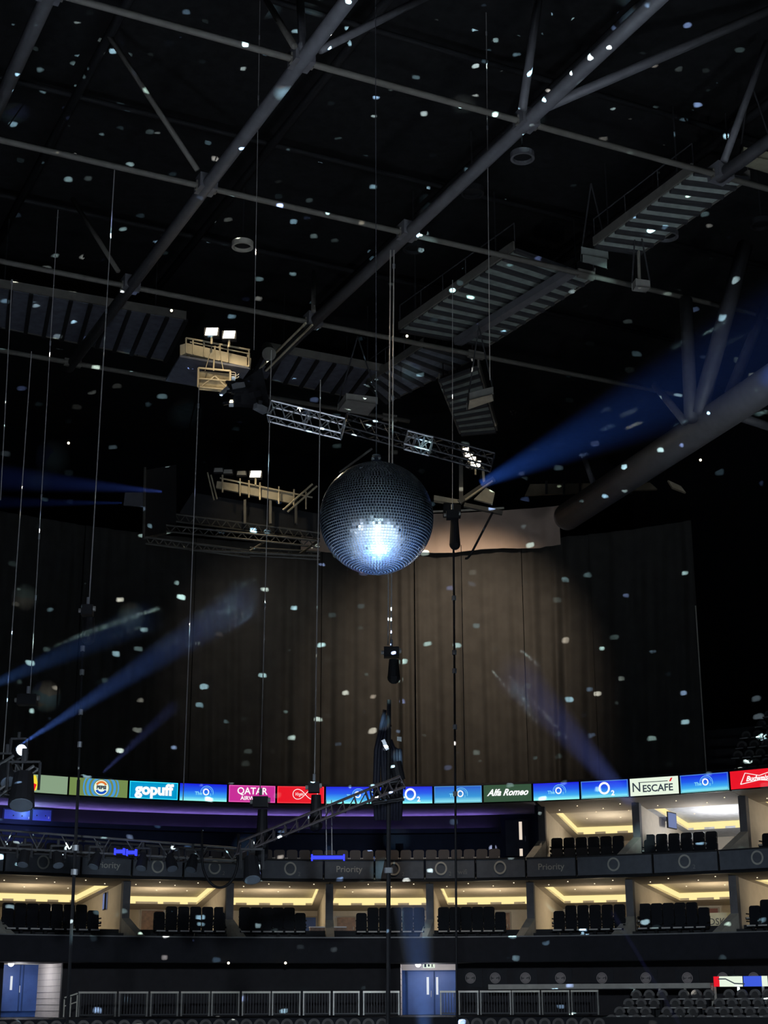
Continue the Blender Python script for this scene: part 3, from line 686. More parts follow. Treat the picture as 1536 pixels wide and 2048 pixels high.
# ------------------------------------------------------------------ raked seats, tier seats, bottom row
rk = [(R-.6, 1998, [1262, 1288, 1314, 1357, 1382, 1407, 1447, 1473, 1499, 1524, 1549]), (R-1.4, 2015.5, [1247, 1272, 1298, 1340, 1366, 1391, 1428, 1453, 1479, 1505, 1530]),
      (R-2.2, 2032.5, [1229, 1255, 1281, 1323, 1349, 1375, 1411, 1437, 1463, 1489, 1515, 1540]), (R-3.0, 2049, [1213, 1238, 1263, 1289, 1315, 1341, 1367, 1393, 1422, 1447, 1472, 1498, 1523])]
rl = ['topmost', 'second', 'third', 'lowest']
for k, (r, py, xs) in enumerate(rk):
    p0_, z0_ = cyl(1330, py, r-.25); zz = z0_-.41
    struct('floor_step', arcband(MB(), r-.42, r+.38, zz-.6, zz, phi_of(xs[0]-6, py, r), P1), CHARCOAL)
    for x in xs: seat(PROTO_TIER, r, phi_of(x+9, py, r), zz, f'grey shell seat with a painted edge highlight in the {rl[k]} raked row beside the railing', f'{rl[k]} raked row by the railing', 1.0)
rb = R-6
for x in range(8, 1215, 27):
    if 790 < x < 905: continue
    seat(PROTO_TIER, rb, phi_of(x, 2045, rb), zc(2036, rb)-.79, 'grey shell seat in the bottom row below the railing', 'bottom row seats below the railing')
struct('floor_bottom_row', arcband(MB(), rb-.5, rb+.5, 0, zc(2036, rb)-.8, P0, .36), CHARCOAL)
tr = [(R+6.2, 1437, [1537]), (R+5.2, 1455, [1521, 1545]), (R+4.2, 1475, [1491, 1514, 1540]), (R+3.3, 1494.5, [1482, 1507, 1531]), (R+2.4, 1513.5, [1474, 1497, 1519, 1543]), (R+1.5, 1533, [1488, 1509, 1531])]
rl = ['sixth', 'fifth', 'fourth', 'third', 'second', 'lowest']
for k, (r, py, xs) in enumerate(tr):
    p0_, z0_ = cyl(1500, py, r-.25); zz = z0_-.41
    struct('floor_step', arcband(MB(), r-.45, r+.45, zz-.5, zz, phi_of(1409, py, r), P1), mat('tier_concrete', (.05, .048, .052), .8))
    for x in xs: seat(PROTO_TIER, r, phi_of(x, py, r), zz, f'grey shell seat in the {rl[k]} row above the red ribbon screen', f'{rl[k]} row of upper tier seats', 1.0)

# ------------------------------------------------------------------ curtain and valance
RCU = R+.75
def cloth(name, p0, p1, z0, z1, r, amp, n, m, label, cat, rng, group=None, belly=0):
    ph = [rng.uniform(0, 6.28) for _ in range(5)]; fr = [rng.uniform(150, 190), 331, 87, 43, 19]; am = [.55, .3, .5, .35, .4]
    nz = 10; vs = []; fs = []
    for j in range(nz+1):
        f = j/nz; z = z0+(z1-z0)*f
        for i in range(n+1):
            p = p0+(p1-p0)*i/n
            e = .35+.65*(1-f)
            w_ = sum(a*math.sin(q*p*(1+.004*j*math.sin(k+p*9))+h) for k, (a, q, h) in enumerate(zip(am, fr, ph)))
            gather = 1+3.6*math.exp(-((p-.055)/.022)**2)+1.8*math.exp(-((p-.30)/.03)**2)+.5*math.exp(-((p+.13)/.03)**2)
            vs.append(AP(r+amp*w_*e*gather*.6, p, z+(.05*math.sin(40*p) if j == 0 else 0)))
    for j in range(nz):
        for i in range(n): a = j*(n+1)+i; fs.append((a, a+1, a+n+2, a+n+1))
    k = len(vs); vs += [v+Vector((0, .03, 0)) for v in vs]; fs += [tuple(x+k for x in f[::-1]) for f in fs]
    mb = MB(); mb.add(vs, fs); o = obj(name, mb, m, smooth=True)
    return tag(o, label, cat, group)
CURT = mat('curtain_cloth', (.045, .043, .040), .9, var=.15, scale=1.5)
zct = zc(1112, RCU); pend = phi_of(1405, 1400, RCU)
rng = random.Random(3)
cuts = [P0, phi_of(150, 1400, RCU), phi_of(380, 1400, RCU), phi_of(640, 1400, RCU), phi_of(830, 1400, RCU), phi_of(1050, 1400, RCU), phi_of(1190, 1400, RCU), pend]
dn = ['beyond the hoist with the blue lamp dot, darkest', 'behind the tall cables above the cyan screen', 'below the dark gantry, dim folds', 'below the mirror ball with deep gathered folds', 'lit brown, above the dark green screen',
      'brown to black, with one long shadowed fold', 'nearly black, ending beside the tier seats']
for i in range(7):
    cloth('curtain', cuts[i]+(.002 if i else 0), cuts[i+1]+.001, ZLT+.12, zct+.5, RCU+.02*(i % 2), .24, int((cuts[i+1]-cuts[i])*700)+20, CURT, f'floor-length masking curtain, {dn[i]}', 'curtain', rng, 'masking curtains behind the ribbon screens')
VAL = mat('valance_cloth', (.50, .38, .31), .85, var=.1, scale=.8, bump=.2)
cloth('valance', phi_of(600, 1080, RCU), phi_of(1125, 1080, RCU), zc(1112, RCU), zc(1036, RCU), RCU-.5, .05, 240, VAL, 'brown fabric valance stretched above the lit curtain', 'curtain', rng)
solo('curtain_pipe', arcband(MB(), RCU-.62, RCU-.55, zc(1034, RCU), zc(1034, RCU)+.08, phi_of(860, 1034, RCU), phi_of(1012, 1034, RCU), .01), RAIL, 'pale metal pipe along the top of the brown valance', 'pipe')
solo('curtain_edge_pole', MB().tube(AP(RCU-.1, pend, ZLT+.1), AP(RCU-.1, pend, zc(1255, RCU)), .025), RAIL, 'thin pole at the outer edge of the last dark curtain', 'pole')

# ------------------------------------------------------------------ roof grid
AZ = math.atan2(1598, 3250); U = Vector((-math.sin(AZ), math.cos(AZ), 0)); V = Vector((math.cos(AZ), math.sin(AZ), 0)); HZ = 26.7
def G(u, v, z=HZ): return U*u + V*v + Vector((0, 0, z))
for v, lb in ((7.4, 'grey steel roof tube crossing the top corner by the two bright dots'), (14.5, 'grey steel roof tube running down behind the tall cables'), (21.8, 'grey steel roof tube running down to the flood lamps beam'), (29.0, 'grey steel roof tube over the long catwalk')):
    u1 = {7.4: 44, 14.5: 59, 21.8: 55, 29.0: 34.7}[v]
    t = thing('roof_beam', G(20, v), lb, 'beam', 'long roof tubes')
    obj('tube', MB().tube(G(20, v), G(u1, v), .21, 14), STEEL, t, smooth=True)
    for u in (26.5, 34.6, 42.4, 50.5):
        if u < u1: obj('joint_plate', MB().bar(G(u-.3, v, HZ+.1), G(u+.3, v, HZ+.1), .6, .5), STEEL, t)
for u, lb in ((26.5, 'slender cross tie at the top frame edge'), (34.6, 'slender cross tie through the top crossing below the bright dots'), (42.4, 'slender cross tie across the middle of the roof'), (50.5, 'slender cross tie behind the flood lamps'), (58.4, 'slender cross tie farthest from the viewer')):
    t = thing('roof_tie', G(u, -10), lb, 'beam', 'cross ties of the roof')
    obj('tube', MB().tube(G(u, -10), G(u, 46 if u < 55 else 30), .1, 10), STEEL_B, t, smooth=True)
    for v in (7.4, 14.5, 21.8, 29.0): obj('clamp', MB().bar(G(u, v-.35), G(u, v+.35), .16, .3), STEEL_B, t)
# struts rising from the nodes
struts = [((395, 340), (215, 68), .09, 'thin brace rising from the second node, catching a bright spot'), ((236, 542), (145, 398), .09, 'thin brace beside the longest cable'), ((588, 92), (528, -8), .1, 'short brace at the top edge left of the node'),
          ((605, 95), (600, -10), .12, 'upright strut at the top edge over the node'), ((640, 100), (880, -20), .12, 'brace leaning away from the top node'), ((1045, 218), (1078, -10), .13, 'upright strut above the middle crossing'),
          ((1060, 228), (1536, 22), .16, 'long faint brace crossing toward the top corner'), ((1448, 322), (1534, 85), .12, 'strut catching violet light near the frame edge'), ((627, 622), (627, 545), .09, 'short drop strut over the lower crossing')]
for (a, b), (c, d), r, lb in struts:
    t_ = solo('roof_strut', MB().tube(hp(a, b, HZ+.1), hp(c, d, 31.2), r, 8), STEEL if r > .1 else STEEL_B, lb, 'strut', None, True)
for k in range(7):
    v = 7.4 + 7.2*(k % 4) - (k//4)*3.3
for v in (11, 18.2, 25.4, 32.6):
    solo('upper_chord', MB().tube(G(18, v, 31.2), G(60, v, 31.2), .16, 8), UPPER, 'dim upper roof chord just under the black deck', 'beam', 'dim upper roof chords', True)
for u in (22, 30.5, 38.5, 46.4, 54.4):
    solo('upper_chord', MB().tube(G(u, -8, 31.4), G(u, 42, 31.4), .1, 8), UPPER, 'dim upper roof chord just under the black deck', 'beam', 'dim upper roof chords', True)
# big tube on the right and its fan of web members
ZT = 21.2
t = thing('main_truss_tube', hp(1122, 1042, ZT), 'thick grey main truss tube slanting down from the frame edge, with a bright blue spot', 'beam')
A, B = hp(1135, 1033, ZT), hp(1640, 700, ZT)
obj('tube', MB().tube(A, B, .58, 24), mat('tube_grey', (.15, .145, .15), .5), t, smooth=True)
obj('end_cap', MB().sphere(A, .58, 20, 12), MATS['tube_grey'], t, smooth=True)
for (a, b), (c, d), r, lb in [((1396, 832), (1490, 490), .3, 'wide web tube fanning up from the thick truss tube'), ((1382, 840), (1372, 600), .24, 'upright web tube fanning up from the thick truss tube'),
                      ((1460, 785), (1536, 600), .2, 'web tube near the frame edge above the thick truss tube'), ((1370, 845), (1310, 770), .14, 'short web tube leaning back from the thick truss tube'),
                      ((1190, 975), (1165, 905), .12, 'short bright-tipped web tube over the thick truss end'), ((1467, 830), (1590, 870), .16, 'thin dark chord passing behind the thick truss tube')]:
    p0_ = yp(a, b, hp(1396, 832, ZT).y+.3)
    if lb.startswith('short bright'): p0_ = hp(a, b, ZT+.4)
    L = yp(c, d, p0_.y+1.5)
    solo('web_tube', MB().tube(p0_, L, r, 12), mat('web_grey', (.10, .10, .11), .5), lb, 'strut', None, True)
# sloping flat beam with two bright edges (630,650)-(525,740)
t = thing('slotted_beam', hp(527, 738, HZ), 'slotted beam with two bright lit edges above the dark truss head', 'beam')
for dx in (-6, 6):
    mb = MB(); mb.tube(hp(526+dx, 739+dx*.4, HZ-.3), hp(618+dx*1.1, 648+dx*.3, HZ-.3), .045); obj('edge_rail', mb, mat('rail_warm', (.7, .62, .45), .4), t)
mb = MB(); mb.slab([hp(528, 742, HZ-.2), hp(540, 745, HZ-.2), hp(630, 655, HZ-.2), hp(616, 650, HZ-.2)], (0, 0, .1)); obj('web', mb, DARKSTEEL, t)
solo('lamp_can', MB().tube(hp(534, 695, HZ-.4), hp(538, 708, HZ-1.1), .22, 12, .28), STEEL_B, 'small lamp can above the slotted beam', 'lamp')
# round house lamps under the roof
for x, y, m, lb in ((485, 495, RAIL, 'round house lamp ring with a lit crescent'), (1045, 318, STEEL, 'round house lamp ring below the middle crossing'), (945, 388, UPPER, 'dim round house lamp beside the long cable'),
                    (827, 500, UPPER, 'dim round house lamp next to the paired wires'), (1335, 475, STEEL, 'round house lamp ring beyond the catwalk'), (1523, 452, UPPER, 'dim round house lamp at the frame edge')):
    c = hp(x, y, 29.5); t = thing('house_lamp', c, lb, 'lamp')
    mb = MB(); n = 24; ro, ri = .42, .34; vs = []
    for i in range(n):
        a = 2*PI*i/n
        for r, z in ((ri, 0), (ro, 0), (ro, .22), (ri, .22)): vs.append(c+Vector((r*math.cos(a), r*math.sin(a), z)))
    mb.add(vs, [(4*i+k, 4*((i+1) % n)+k, 4*((i+1) % n)+(k+1) % 4, 4*i+(k+1) % 4) for i in range(n) for k in range(4)])
    obj('can', mb, m, t); obj('lens', MB().tube(c+Vector((0, 0, .12)), c+Vector((0, 0, .14)), .34, 20), BLACK, t)
    obj('stem', MB().tube(c+Vector((0, 0, .14)), c+Vector((0, 0, 2.6)), .03), UPPER, t)

# ------------------------------------------------------------------ catwalks
def catwalk(name, label, a0, a1, b0, b1, z, n, m, side=.35, rail=True, gap=.3, ribm=None, hang=True, sidem=None):
    """a edge (near rail) from a0 to a1, b edge from b0 to b1, pixels dropped to height z"""
    A0, A1, B0, B1 = hp(*a0, z), hp(*a1, z), hp(*b0, z), hp(*b1, z)
    t = thing(name, (A0+B0)/2, label, 'catwalk')
    for i in range(n):
        f0, f1 = (i+gap/2)/n, (i+1-gap/2)/n
        q = [A0.lerp(A1, f0), A0.lerp(A1, f1), B0.lerp(B1, f1), B0.lerp(B1, f0)]
        c = sum(q, Vector())/4; q = [p.lerp(c, .04) for p in q]
        obj('plank', MB().slab(q, (0, 0, .05)), m, t)
    for i in range(n+1):
        f = i/n; obj('cross_rib', MB().bar(A0.lerp(A1, f)+Vector((0, 0, -.02)), B0.lerp(B1, f)+Vector((0, 0, -.02)), .16, .14), ribm or DARKSTEEL, t)
    up = Vector((0, 0, side))
    for P, Q in ((A0, A1), (B0, B1)):
        obj('side_beam', MB().slab([P, Q, Q+up, P+up], (P-(A0 if P is B0 else B0)).normalized()*.08), sidem or STEEL_B, t)
    if rail:
        for P, Q in ((A0, A1), (B0, B1)):
            obj('handrail', MB().tube(P+Vector((0, 0, 1.1)), Q+Vector((0, 0, 1.1)), .025), DARKSTEEL, t)
            k = max(2, int((Q-P).length/1.6))
            for i in range(k+1): obj('baluster', MB().tube(P.lerp(Q, i/k)+up, P.lerp(Q, i/k)+Vector((0, 0, 1.1)), .02, 6), DARKSTEEL, t)
    if hang:
        for f in (.15, .85):
            for P, Q in ((A0, A1), (B0, B1)): obj('hanger', MB().tube(P.lerp(Q, f), P.lerp(Q, f)+Vector((0, 0, 31-z)), .03, 6), UPPER, t)
    return t
CW = 28.0
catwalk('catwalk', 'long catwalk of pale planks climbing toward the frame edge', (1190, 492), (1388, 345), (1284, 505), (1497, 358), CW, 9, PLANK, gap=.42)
catwalk('catwalk', 'catwalk of green-grey planks continuing below the long pale one', (800, 660), (1030, 500), (978, 690), (1188, 556), CW, 11, mat('plank_green', (.28, .32, .29), .8, var=.2), gap=.4)
solo('box_beam', MB().bar(hp(1143, 543, CW-.4), hp(915, 684, CW-.4), .38, .3), STEEL, 'grey box beam running under the green-grey catwalk', 'beam')
catwalk('catwalk', 'short catwalk of dark blue planks above the mirror ball', (735, 768), (848, 692), (775, 805), (945, 720), CW-.2, 7, mat('plank_blue', (.2, .215, .25), .8, var=.2), gap=.35)
catwalk('catwalk', 'narrow stair-like catwalk dropping beside the hanging white box', (922, 868), (880, 762), (992, 862), (955, 735), CW-1.5, 9, mat('plank_green', (.15, .17, .16), .8), gap=.4, rail=False)
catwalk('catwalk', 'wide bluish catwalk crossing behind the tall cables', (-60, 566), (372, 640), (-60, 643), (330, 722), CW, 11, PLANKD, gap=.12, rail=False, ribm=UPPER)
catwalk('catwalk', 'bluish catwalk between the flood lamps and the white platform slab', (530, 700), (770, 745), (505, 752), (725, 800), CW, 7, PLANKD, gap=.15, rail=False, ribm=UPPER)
def flat_slab(name, px, z, th, m, label, cat):
    c = [hp(x, y, z) for x, y in px]; return solo(name, MB().slab(c, (0, 0, th)), m, label, cat)
SLAB = mat('pale_slab', (.34, .33, .30), .7)
def platform_box(px, z, label, m=SLAB):
    c = [hp(x, y, z) for x, y in px]; cc = sum(c, Vector())/4; t = thing('cable_tray', cc, label, 'tray')
    obj('pan', MB().slab(c, (0, 0, .06)), m, t)
    for i in range(4): obj('lip', MB().slab([c[i], c[(i+1) % 4], c[(i+1) % 4]+Vector((0, 0, .3)), c[i]+Vector((0, 0, .3))], (c[i]-cc).normalized()*-.04), m, t)
    for i in (0, 2): obj('hanger', MB().tube(c[i]+Vector((0, 0, .3)), cc+Vector((0, 0, 3.2)), .03), DARKSTEEL, t)
platform_box([(676, 822), (692, 800), (755, 808), (737, 832)], 25, 'pale tray hanging at the foot of the short blue catwalk')
platform_box([(1163, 524), (1163, 508), (1216, 518), (1216, 538)], 27.6, 'pale tray between the two long catwalks', mat('tray_green', (.26, .29, .27), .7))
platform_box([(1480, 330), (1488, 310), (1550, 322), (1540, 348)], CW, 'yellowish tray at the frame edge above the long catwalk', mat('tray_yellow', (.36, .34, .24), .7))
platform_box([(935, 820), (938, 800), (985, 788), (988, 802)], 24, 'slim grey box hanging beside the stair-like catwalk')
platform_box([(1265, 582), (1272, 572), (1300, 576), (1292, 586)], 26, 'small foot plate on a bright-tipped hanger')
solo('hanger_rod', MB().tube(hp(1279, 575, 26), hp(1277, 503, 28), .06), RAIL, 'bright-tipped hanger rod under the long catwalk', 'rod')

# ------------------------------------------------------------------ lattice trusses
def truss(name, label, p, q, wdt, hgt, bays, m, r=.025, side=None, group=None):
    p, q = Vector(p), Vector(q); d = (q-p).normalized(); s = (side or d.cross(Vector((0, 0, 1)))).normalized()*wdt/2; u = s.cross(d).normalized()*hgt/2
    if u.z < 0: u = -u
    t = thing(name, p, label, 'truss', group)
    cs = [s+u, s-u, -s-u, -s+u]
    for c in cs: obj('chord', MB().tube(p+c, q+c, r*1.3, 8), m, t)
    for k in range(4):
        a, b = cs[k], cs[(k+1) % 4]
        for i in range(bays):
            f0, f1 = i/bays, (i+1)/bays
            P_, Q_ = (p.lerp(q, f0)+a, p.lerp(q, f1)+b) if i % 2 else (p.lerp(q, f0)+b, p.lerp(q, f1)+a)
            obj('brace', MB().tube(P_, Q_, r*.7, 5), m, t)
    for i in range(0, bays+1, max(1, bays//2)):
        for k in range(4): obj('end_strut', MB().tube(p.lerp(q, i/bays)+cs[k], p.lerp(q, i/bays)+cs[(k+1) % 4], r*.8, 5), m, t)
    return t
truss('lighting_truss', 'bright aluminium box truss hanging over the mirror ball', yp(540, 822, 44), yp(686, 858, 44), .55, .48, 8, ALU, .028)
truss('lighting_truss', 'small aluminium truss piece behind the ball wires', yp(812, 880, 46), yp(862, 893, 46), .5, .45, 3, mat('alu_dim', (.3, .31, .33), .4, .6), .028)
truss('lighting_truss', 'dark truss continuing between the two aluminium pieces', yp(690, 845, 47), yp(985, 925, 47), .55, .45, 12, mat('truss_black', (.02, .02, .024), .5, .2), .03)
# dark truss head full of fittings, left of the bright truss
t = thing('truss_head', yp(495, 800, 44.5), 'dark truss head with clamps and fittings under the slotted beam', 'truss')
for k in range(16):
    x, y = random.uniform(455, 535), random.uniform(740, 815); c = yp(x, y, 44+random.uniform(0, 1)); s = random.uniform(.08, .2)
    obj('fitting', MB().bar(c, c+Vector((random.uniform(-.3, .3), random.uniform(-.3, .3), random.uniform(-.25, .25))), s, s), BLACK if k % 3 else ALU, t)
obj('plate', MB().slab([yp(478, 765, 45), yp(524, 735, 45), yp(540, 812, 45), yp(462, 806, 45)], (0, .3, 0)), BLACK, t)

# inclined ladder truss (480,1710) -> (800,1565)
YI = 40
t = thing('ladder_truss', yp(480, 1710, YI), 'dark ladder truss tilted up across the ribbon screens', 'truss')
TB = mat('truss_brown', (.05, .04, .045), .5, .3)
lo = [(474, 1708), (640, 1638), (810, 1573)]; up_ = [(478, 1684), (640, 1610), (800, 1553)]
for pts_ in (lo, up_):
    for dY in (0, .5):
        obj('chord', MB().tube(yp(*pts_[0], YI+dY), yp(*pts_[2], YI+dY-.4), .035, 8), TB, t)
for i in range(15):
    f = i/14; a = yp(474+(810-474)*f, 1708+(1573-1708)*f, YI-.4*f); b = yp(478+(800-478)*f, 1684+(1553-1684)*f, YI-.4*f); dv = Vector((0, .5, 0))
    obj('rung', MB().tube(a, b, .02, 6), TB, t); obj('rung', MB().tube(a+dv, b+dv, .02, 6), TB, t); obj('spacer', MB().tube(a, a+dv, .018, 6), TB, t); obj('spacer', MB().tube(b, b+dv, .018, 6), TB, t)
    if i < 14:
        f2 = (i+1)/14; b2 = yp(478+(800-478)*f2, 1684+(1553-1684)*f2, YI-.4*f2); obj('brace', MB().tube(a+dv, b2+dv, .016, 5), TB, t)

# horizontal lighting truss at left, with fixtures and a blue batten
YL = 42
t = thing('lighting_truss', yp(-40, 1700, YL), 'long black lighting truss hung with lamps in front of the lounge', 'truss')
TK = mat('truss_black', (.02, .02, .024), .5, .2)
TM = mat('truss_tube_grey', (.10, .10, .105), .4, .4)
for (a, b), (c, d), dY in (((-40, 1657), (480, 1697), 0), ((-40, 1668), (480, 1704), .5), ((-40, 1693), (480, 1722), 0), ((-40, 1702), (480, 1728), .5)):
    obj('chord', MB().tube(yp(a, b, YL+dY), yp(c, d, YL+dY), .03, 8), TM if dY == 0 else TK, t)
for i in range(17):
    f = i/16; x = -40+520*f; a = yp(x, 1657+40*f, YL); b = yp(x+(18 if i % 2 else -18), 1693+29*f, YL)
    obj('brace', MB().tube(a, b, .018, 5), TM, t); obj('brace', MB().tube(a+Vector((0, .5, 0)), b+Vector((0, .5, 0)), .018, 5), TK, t)
def fixture(px, py, Y, label, tilt=0, s=1.0, lens=None, yoke=True, tgt=None):
    c = yp(px, py, Y); t = thing('stage_lamp', c+Vector((0, 0, -.3*s)), label, 'stage lamp')
    d = (Vector(tgt)-c).normalized() if tgt is not None else Vector((math.sin(tilt), -.5, -math.cos(tilt))).normalized()
    obj('body', MB().tube(c-d*.26*s, c+d*.26*s, .15*s, 14, .2*s), BLACK, t, smooth=False)
    obj('lens', MB().tube(c+d*.262*s, c+d*.28*s, .17*s, 14), lens or mat('lens_dark', (.1, .12, .15), .1), t)
    if yoke:
        x = Vector((1, 0, 0))*.24*s
        obj('yoke', MB().bar(c-x, c-x+Vector((0, 0, .42*s)), .04, .06).bar(c+x, c+x+Vector((0, 0, .42*s)), .04, .06).bar(c-x+Vector((0, 0, .42*s)), c+x+Vector((0, 0, .42*s)), .06, .05), CHARCOAL, t)
        obj('clamp', MB().tube(c+Vector((0, 0, .42*s)), c+Vector((0, 0, .62*s)), .05*s, 8), CHARCOAL, t)
    return t
for k, (x, d) in enumerate(((48, 'first lamp along the black lighting truss'), (115, 'second lamp along the black lighting truss, over the faint ring'), (192, 'third lamp along the black lighting truss, by the faint lettering'),
                            (285, 'fourth lamp along the black lighting truss, just past the blue batten'), (342, 'fifth lamp along the black lighting truss'), (385, 'sixth and last lamp along the black lighting truss, by the cable loop'))):
    fixture(x, 1714+x*.03, YL, d, .3*math.sin(k*2), .8)
def batten(px, py, w_, Y, label):
    c = yp(px, py, Y); t = thing('light_batten', c, label, 'lamp')
    obj('housing', MB().box(-w_/2, w_/2, 0, .12, -.08, .08), BLACK, t, world=False)
    n = max(3, int(w_/.12))
    obj('lit_tube', MB().tube((-w_/2+.02, -.02, 0), (w_/2-.02, -.02, 0), .045, 8), BLUE_LED, t, world=False)
    for s in (-1, 1): obj('end_cap', MB().box(s*w_/2-.02, s*w_/2+.02, -.06, .12, -.08, .08), BLUE_LED, t, world=False)
batten(239, 1703, .23, YL-.4, 'short glowing blue batten under the lighting truss'); batten(263, 1705, .23, YL-.4, 'short glowing blue batten, next to its twin by the small white lamp'); batten(656, 1715, .85, 42, 'long glowing blue batten in front of the lounge seats')
solo('batten_wire', MB().tube(yp(653, 1710, 42), yp(652, 1600, 42), .012).tube(yp(664, 1710, 42), yp(663, 1600, 42), .012), WIRE, 'pair of wires holding the long blue batten', 'cable')
# cluster of truss and lamps at the left edge
truss('lighting_truss', 'tilted black truss end at the frame edge beside the green screen', yp(-60, 1600, 38), yp(62, 1518, 38), .5, .5, 5, TM, .03)
truss('lighting_truss', 'lower black truss end at the frame edge under the lamps', yp(-60, 1560, 38.6), yp(55, 1575, 38.6), .5, .5, 5, TK, .03)
fixture(45, 1580, 37.5, 'big black moving lamp covering the first ribbon screen', .1, 1.6)
fixture(36, 1505, 37.8, 'bright-eyed lamp sending a blue beam at the mirror ball', 0, .8, mat('lens_white', (.7, .85, 1), emit=8), tgt=BALL)
fixture(12, 1545, 37.8, 'dark lamp at the very edge under the bright-eyed lamp', .4, 1.1)
fixture(503, 1738, 36, 'black lamp with a bright curved glint hanging before the fascia', .15, 1.05)
# drooping cable loop
pts = []
for i in range(25):
    f = i/24; a = PI*f; pts.append(yp(440-36*math.cos(a), 1715+60*math.sin(a), 41.5))
solo('cable_loop', MB().path([yp(404, 1660, 41.5)]+pts+[yp(477, 1668, 41.5)], .035), BLACK, 'black cable drooping in a loop over the grey fascia', 'cable', None, True)

# ------------------------------------------------------------------ hoists and cables
RAILD = mat('dull_steel', (.25, .25, .24), .5, .2)
def hoist(px, py, Y, label, w_=.5, body=.55, bag=True):
    c = yp(px, py, Y); t = thing('chain_hoist', c, label, 'hoist')
    obj('motor', MB().box(-w_/2, w_/2, -.14, .14, -.14, .14), BLACK, t, world=False)
    obj('clamp', MB().tube((-w_/2-.08, 0, 0), (-w_/2, 0, 0), .06, 10), RAILD, t, world=False); obj('clamp', MB().tube((w_/2, 0, .05), (w_/2+.06, 0, .05), .07, 10), RAILD, t, world=False)
    obj('hook', MB().tube((0, 0, .18), (0, 0, .36), .04), ALU, t, world=False)
    if bag: obj('chain_bag', MB().tube((.06, 0, -.2), (.06, 0, -body-.2), .13, 12, .18).sphere((.06, 0, -body-.2), .18, 12, 8), BLACK, t, world=False)
hoist(175, 1221, 40, 'chain hoist with metal clamps on the longest cable', .3)
hoist(55, 1400, 40, 'wide chain hoist near the frame edge', .5, .4, False)
hoist(783, 1305, 42, 'chain hoist on the paired wires below the mirror ball', .42, .5)
hoist(628, 1575, 42, 'dark chain hoist in front of the red looped screen', .3, .8)
hoist(905, 1030, 48, 'chain hoist with a long black bag in front of the brown valance', .4, .8)
hoist(521, 1604, 42, 'dark disc-topped hoist in front of the magenta screen', .4, 1.2)
def cable(x0, y0, x1, y1, Y, label, r=.014, m=WIRE, marks=()):
    a = yp(x0, y0, Y); b = yp(x1, y1, Y); t = thing('hanging_cable', b, label, 'cable')
    obj('wire', MB().tube(b, a, r, 6), m, t)
    for f in marks: c = a.lerp(b, f); obj('coupler', MB().tube(c, c+Vector((0, 0, .14)), r*2, 8), ALU, t)
cable(24, 560, 1, 1000, 40, 'short cable nearest the frame edge', marks=(.02,))
cable(63, 703, 6, 1522, 40, 'cable ending on the tilted truss at the frame edge')
cable(116, 420, 60, 1390, 40, 'cable with glinting couplers above the wide hoist', marks=(.3, .62, .7, .82), r=.012)
cable(229, 340, 178, 1212, 40, 'longest pale cable, from roof tie to clamped hoist', r=.016, marks=(.35,))
cable(398, 770, 366, 1602, 42, 'cable dropping from the lamp-lit box past the cyan screen', marks=(.06,))
cable(520, 0, 508, 700, 42, 'cable passing the upper roof tube down to the flood lamps', r=.011, marks=(.12, .3))
cable(543, 700, 520, 1590, 44, 'cable dropping beside the gantry to the magenta screen', marks=(.6,))
cable(641, 760, 629, 1562, 42, 'cable just beside the mirror ball rim', r=.016)
cable(781, 500, 776, 1290, 43, 'first of the paired wires behind the mirror ball', r=.02)
cable(788, 500, 782, 1290, 43, 'second of the paired wires behind the mirror ball', r=.02, marks=(.05, .4))
cable(972, 0, 980, 760, 43, 'long thin cable with couplers crossing the second roof tube', r=.013, marks=(.1, .18, .36))
cable(905, 560, 905, 1020, 48, 'dim cable above the black bag hoist', r=.011)
cable(907, 1085, 914, 2048, 48, 'black power cable with white tape marks under the black bag', r=.035, m=BLACK, marks=(.13, .25, .29, .41, .55))
cable(922, 1090, 930, 1560, 48, 'thin black slack line next to the taped cable', r=.012, m=BLACK)
cable(167, 1240, 157, 1560, 40, 'black cable with white tape marks under the clamped hoist', r=.03, m=BLACK, marks=(.2, .35, .6, .8))
cable(157, 1560, 134, 2048, 40, 'thick black cable bundle running down past the fascia', r=.045, m=BLACK, marks=(.3, .4))
cable(778, 1400, 776, 2048, 42, 'thick black cable bundle below the paired-wire hoist', r=.06, m=BLACK, marks=(.55,))
pts = []
for i in range(20):
    f = i/19; x = 985-55*f-10*math.sin(PI*f); y = 1025+92*math.sin(PI/2*min(1, f*1.15)); pts.append(yp(x, y, 48))
solo('cable_loop', MB().path(pts, .04), BLACK, 'black cable sagging across the brown valance with white tape', 'cable', None, True)
# cable column in the middle: soft dark bundle
t = thing('cable_column', yp(772, 1640, 42), 'dark bundle of cables and fittings over the ribbon screens', 'cable')
for k in range(9):
    x = 752+6*k; obj('cable', MB().path([yp(774+random.uniform(-8, 8), 1420+10*k, 42+.05*k), yp(x, 1500, 42+.05*k), yp(x+random.uniform(-4, 4), 1570, 42), yp(x, 1640, 42+.05*k)], .06), mat('bundle_black', (.012, .013, .022), .6), t, smooth=True)
obj('fitting', MB().bar(yp(766, 1480, 41.9), yp(775, 1500, 41.9), .1, .1), ALU, t); obj('tag_plate', MB().slab([yp(794, 1473, 41.9), yp(803, 1474, 41.9), yp(803, 1483, 41.9), yp(794, 1481, 41.9)], (0, .03, 0)), mat('plate_pale', (.5, .55, .55), .6), t)
obj('lamp_head', MB().tube(yp(790, 1525, 42), yp(798, 1560, 42), .18, 12), BLACK, t)
truss('lighting_truss', 'tangle of dark truss at the head of the tilted ladder truss', yp(742, 1590, 41.5), yp(806, 1580, 41.5), .4, .45, 5, TK, .03)

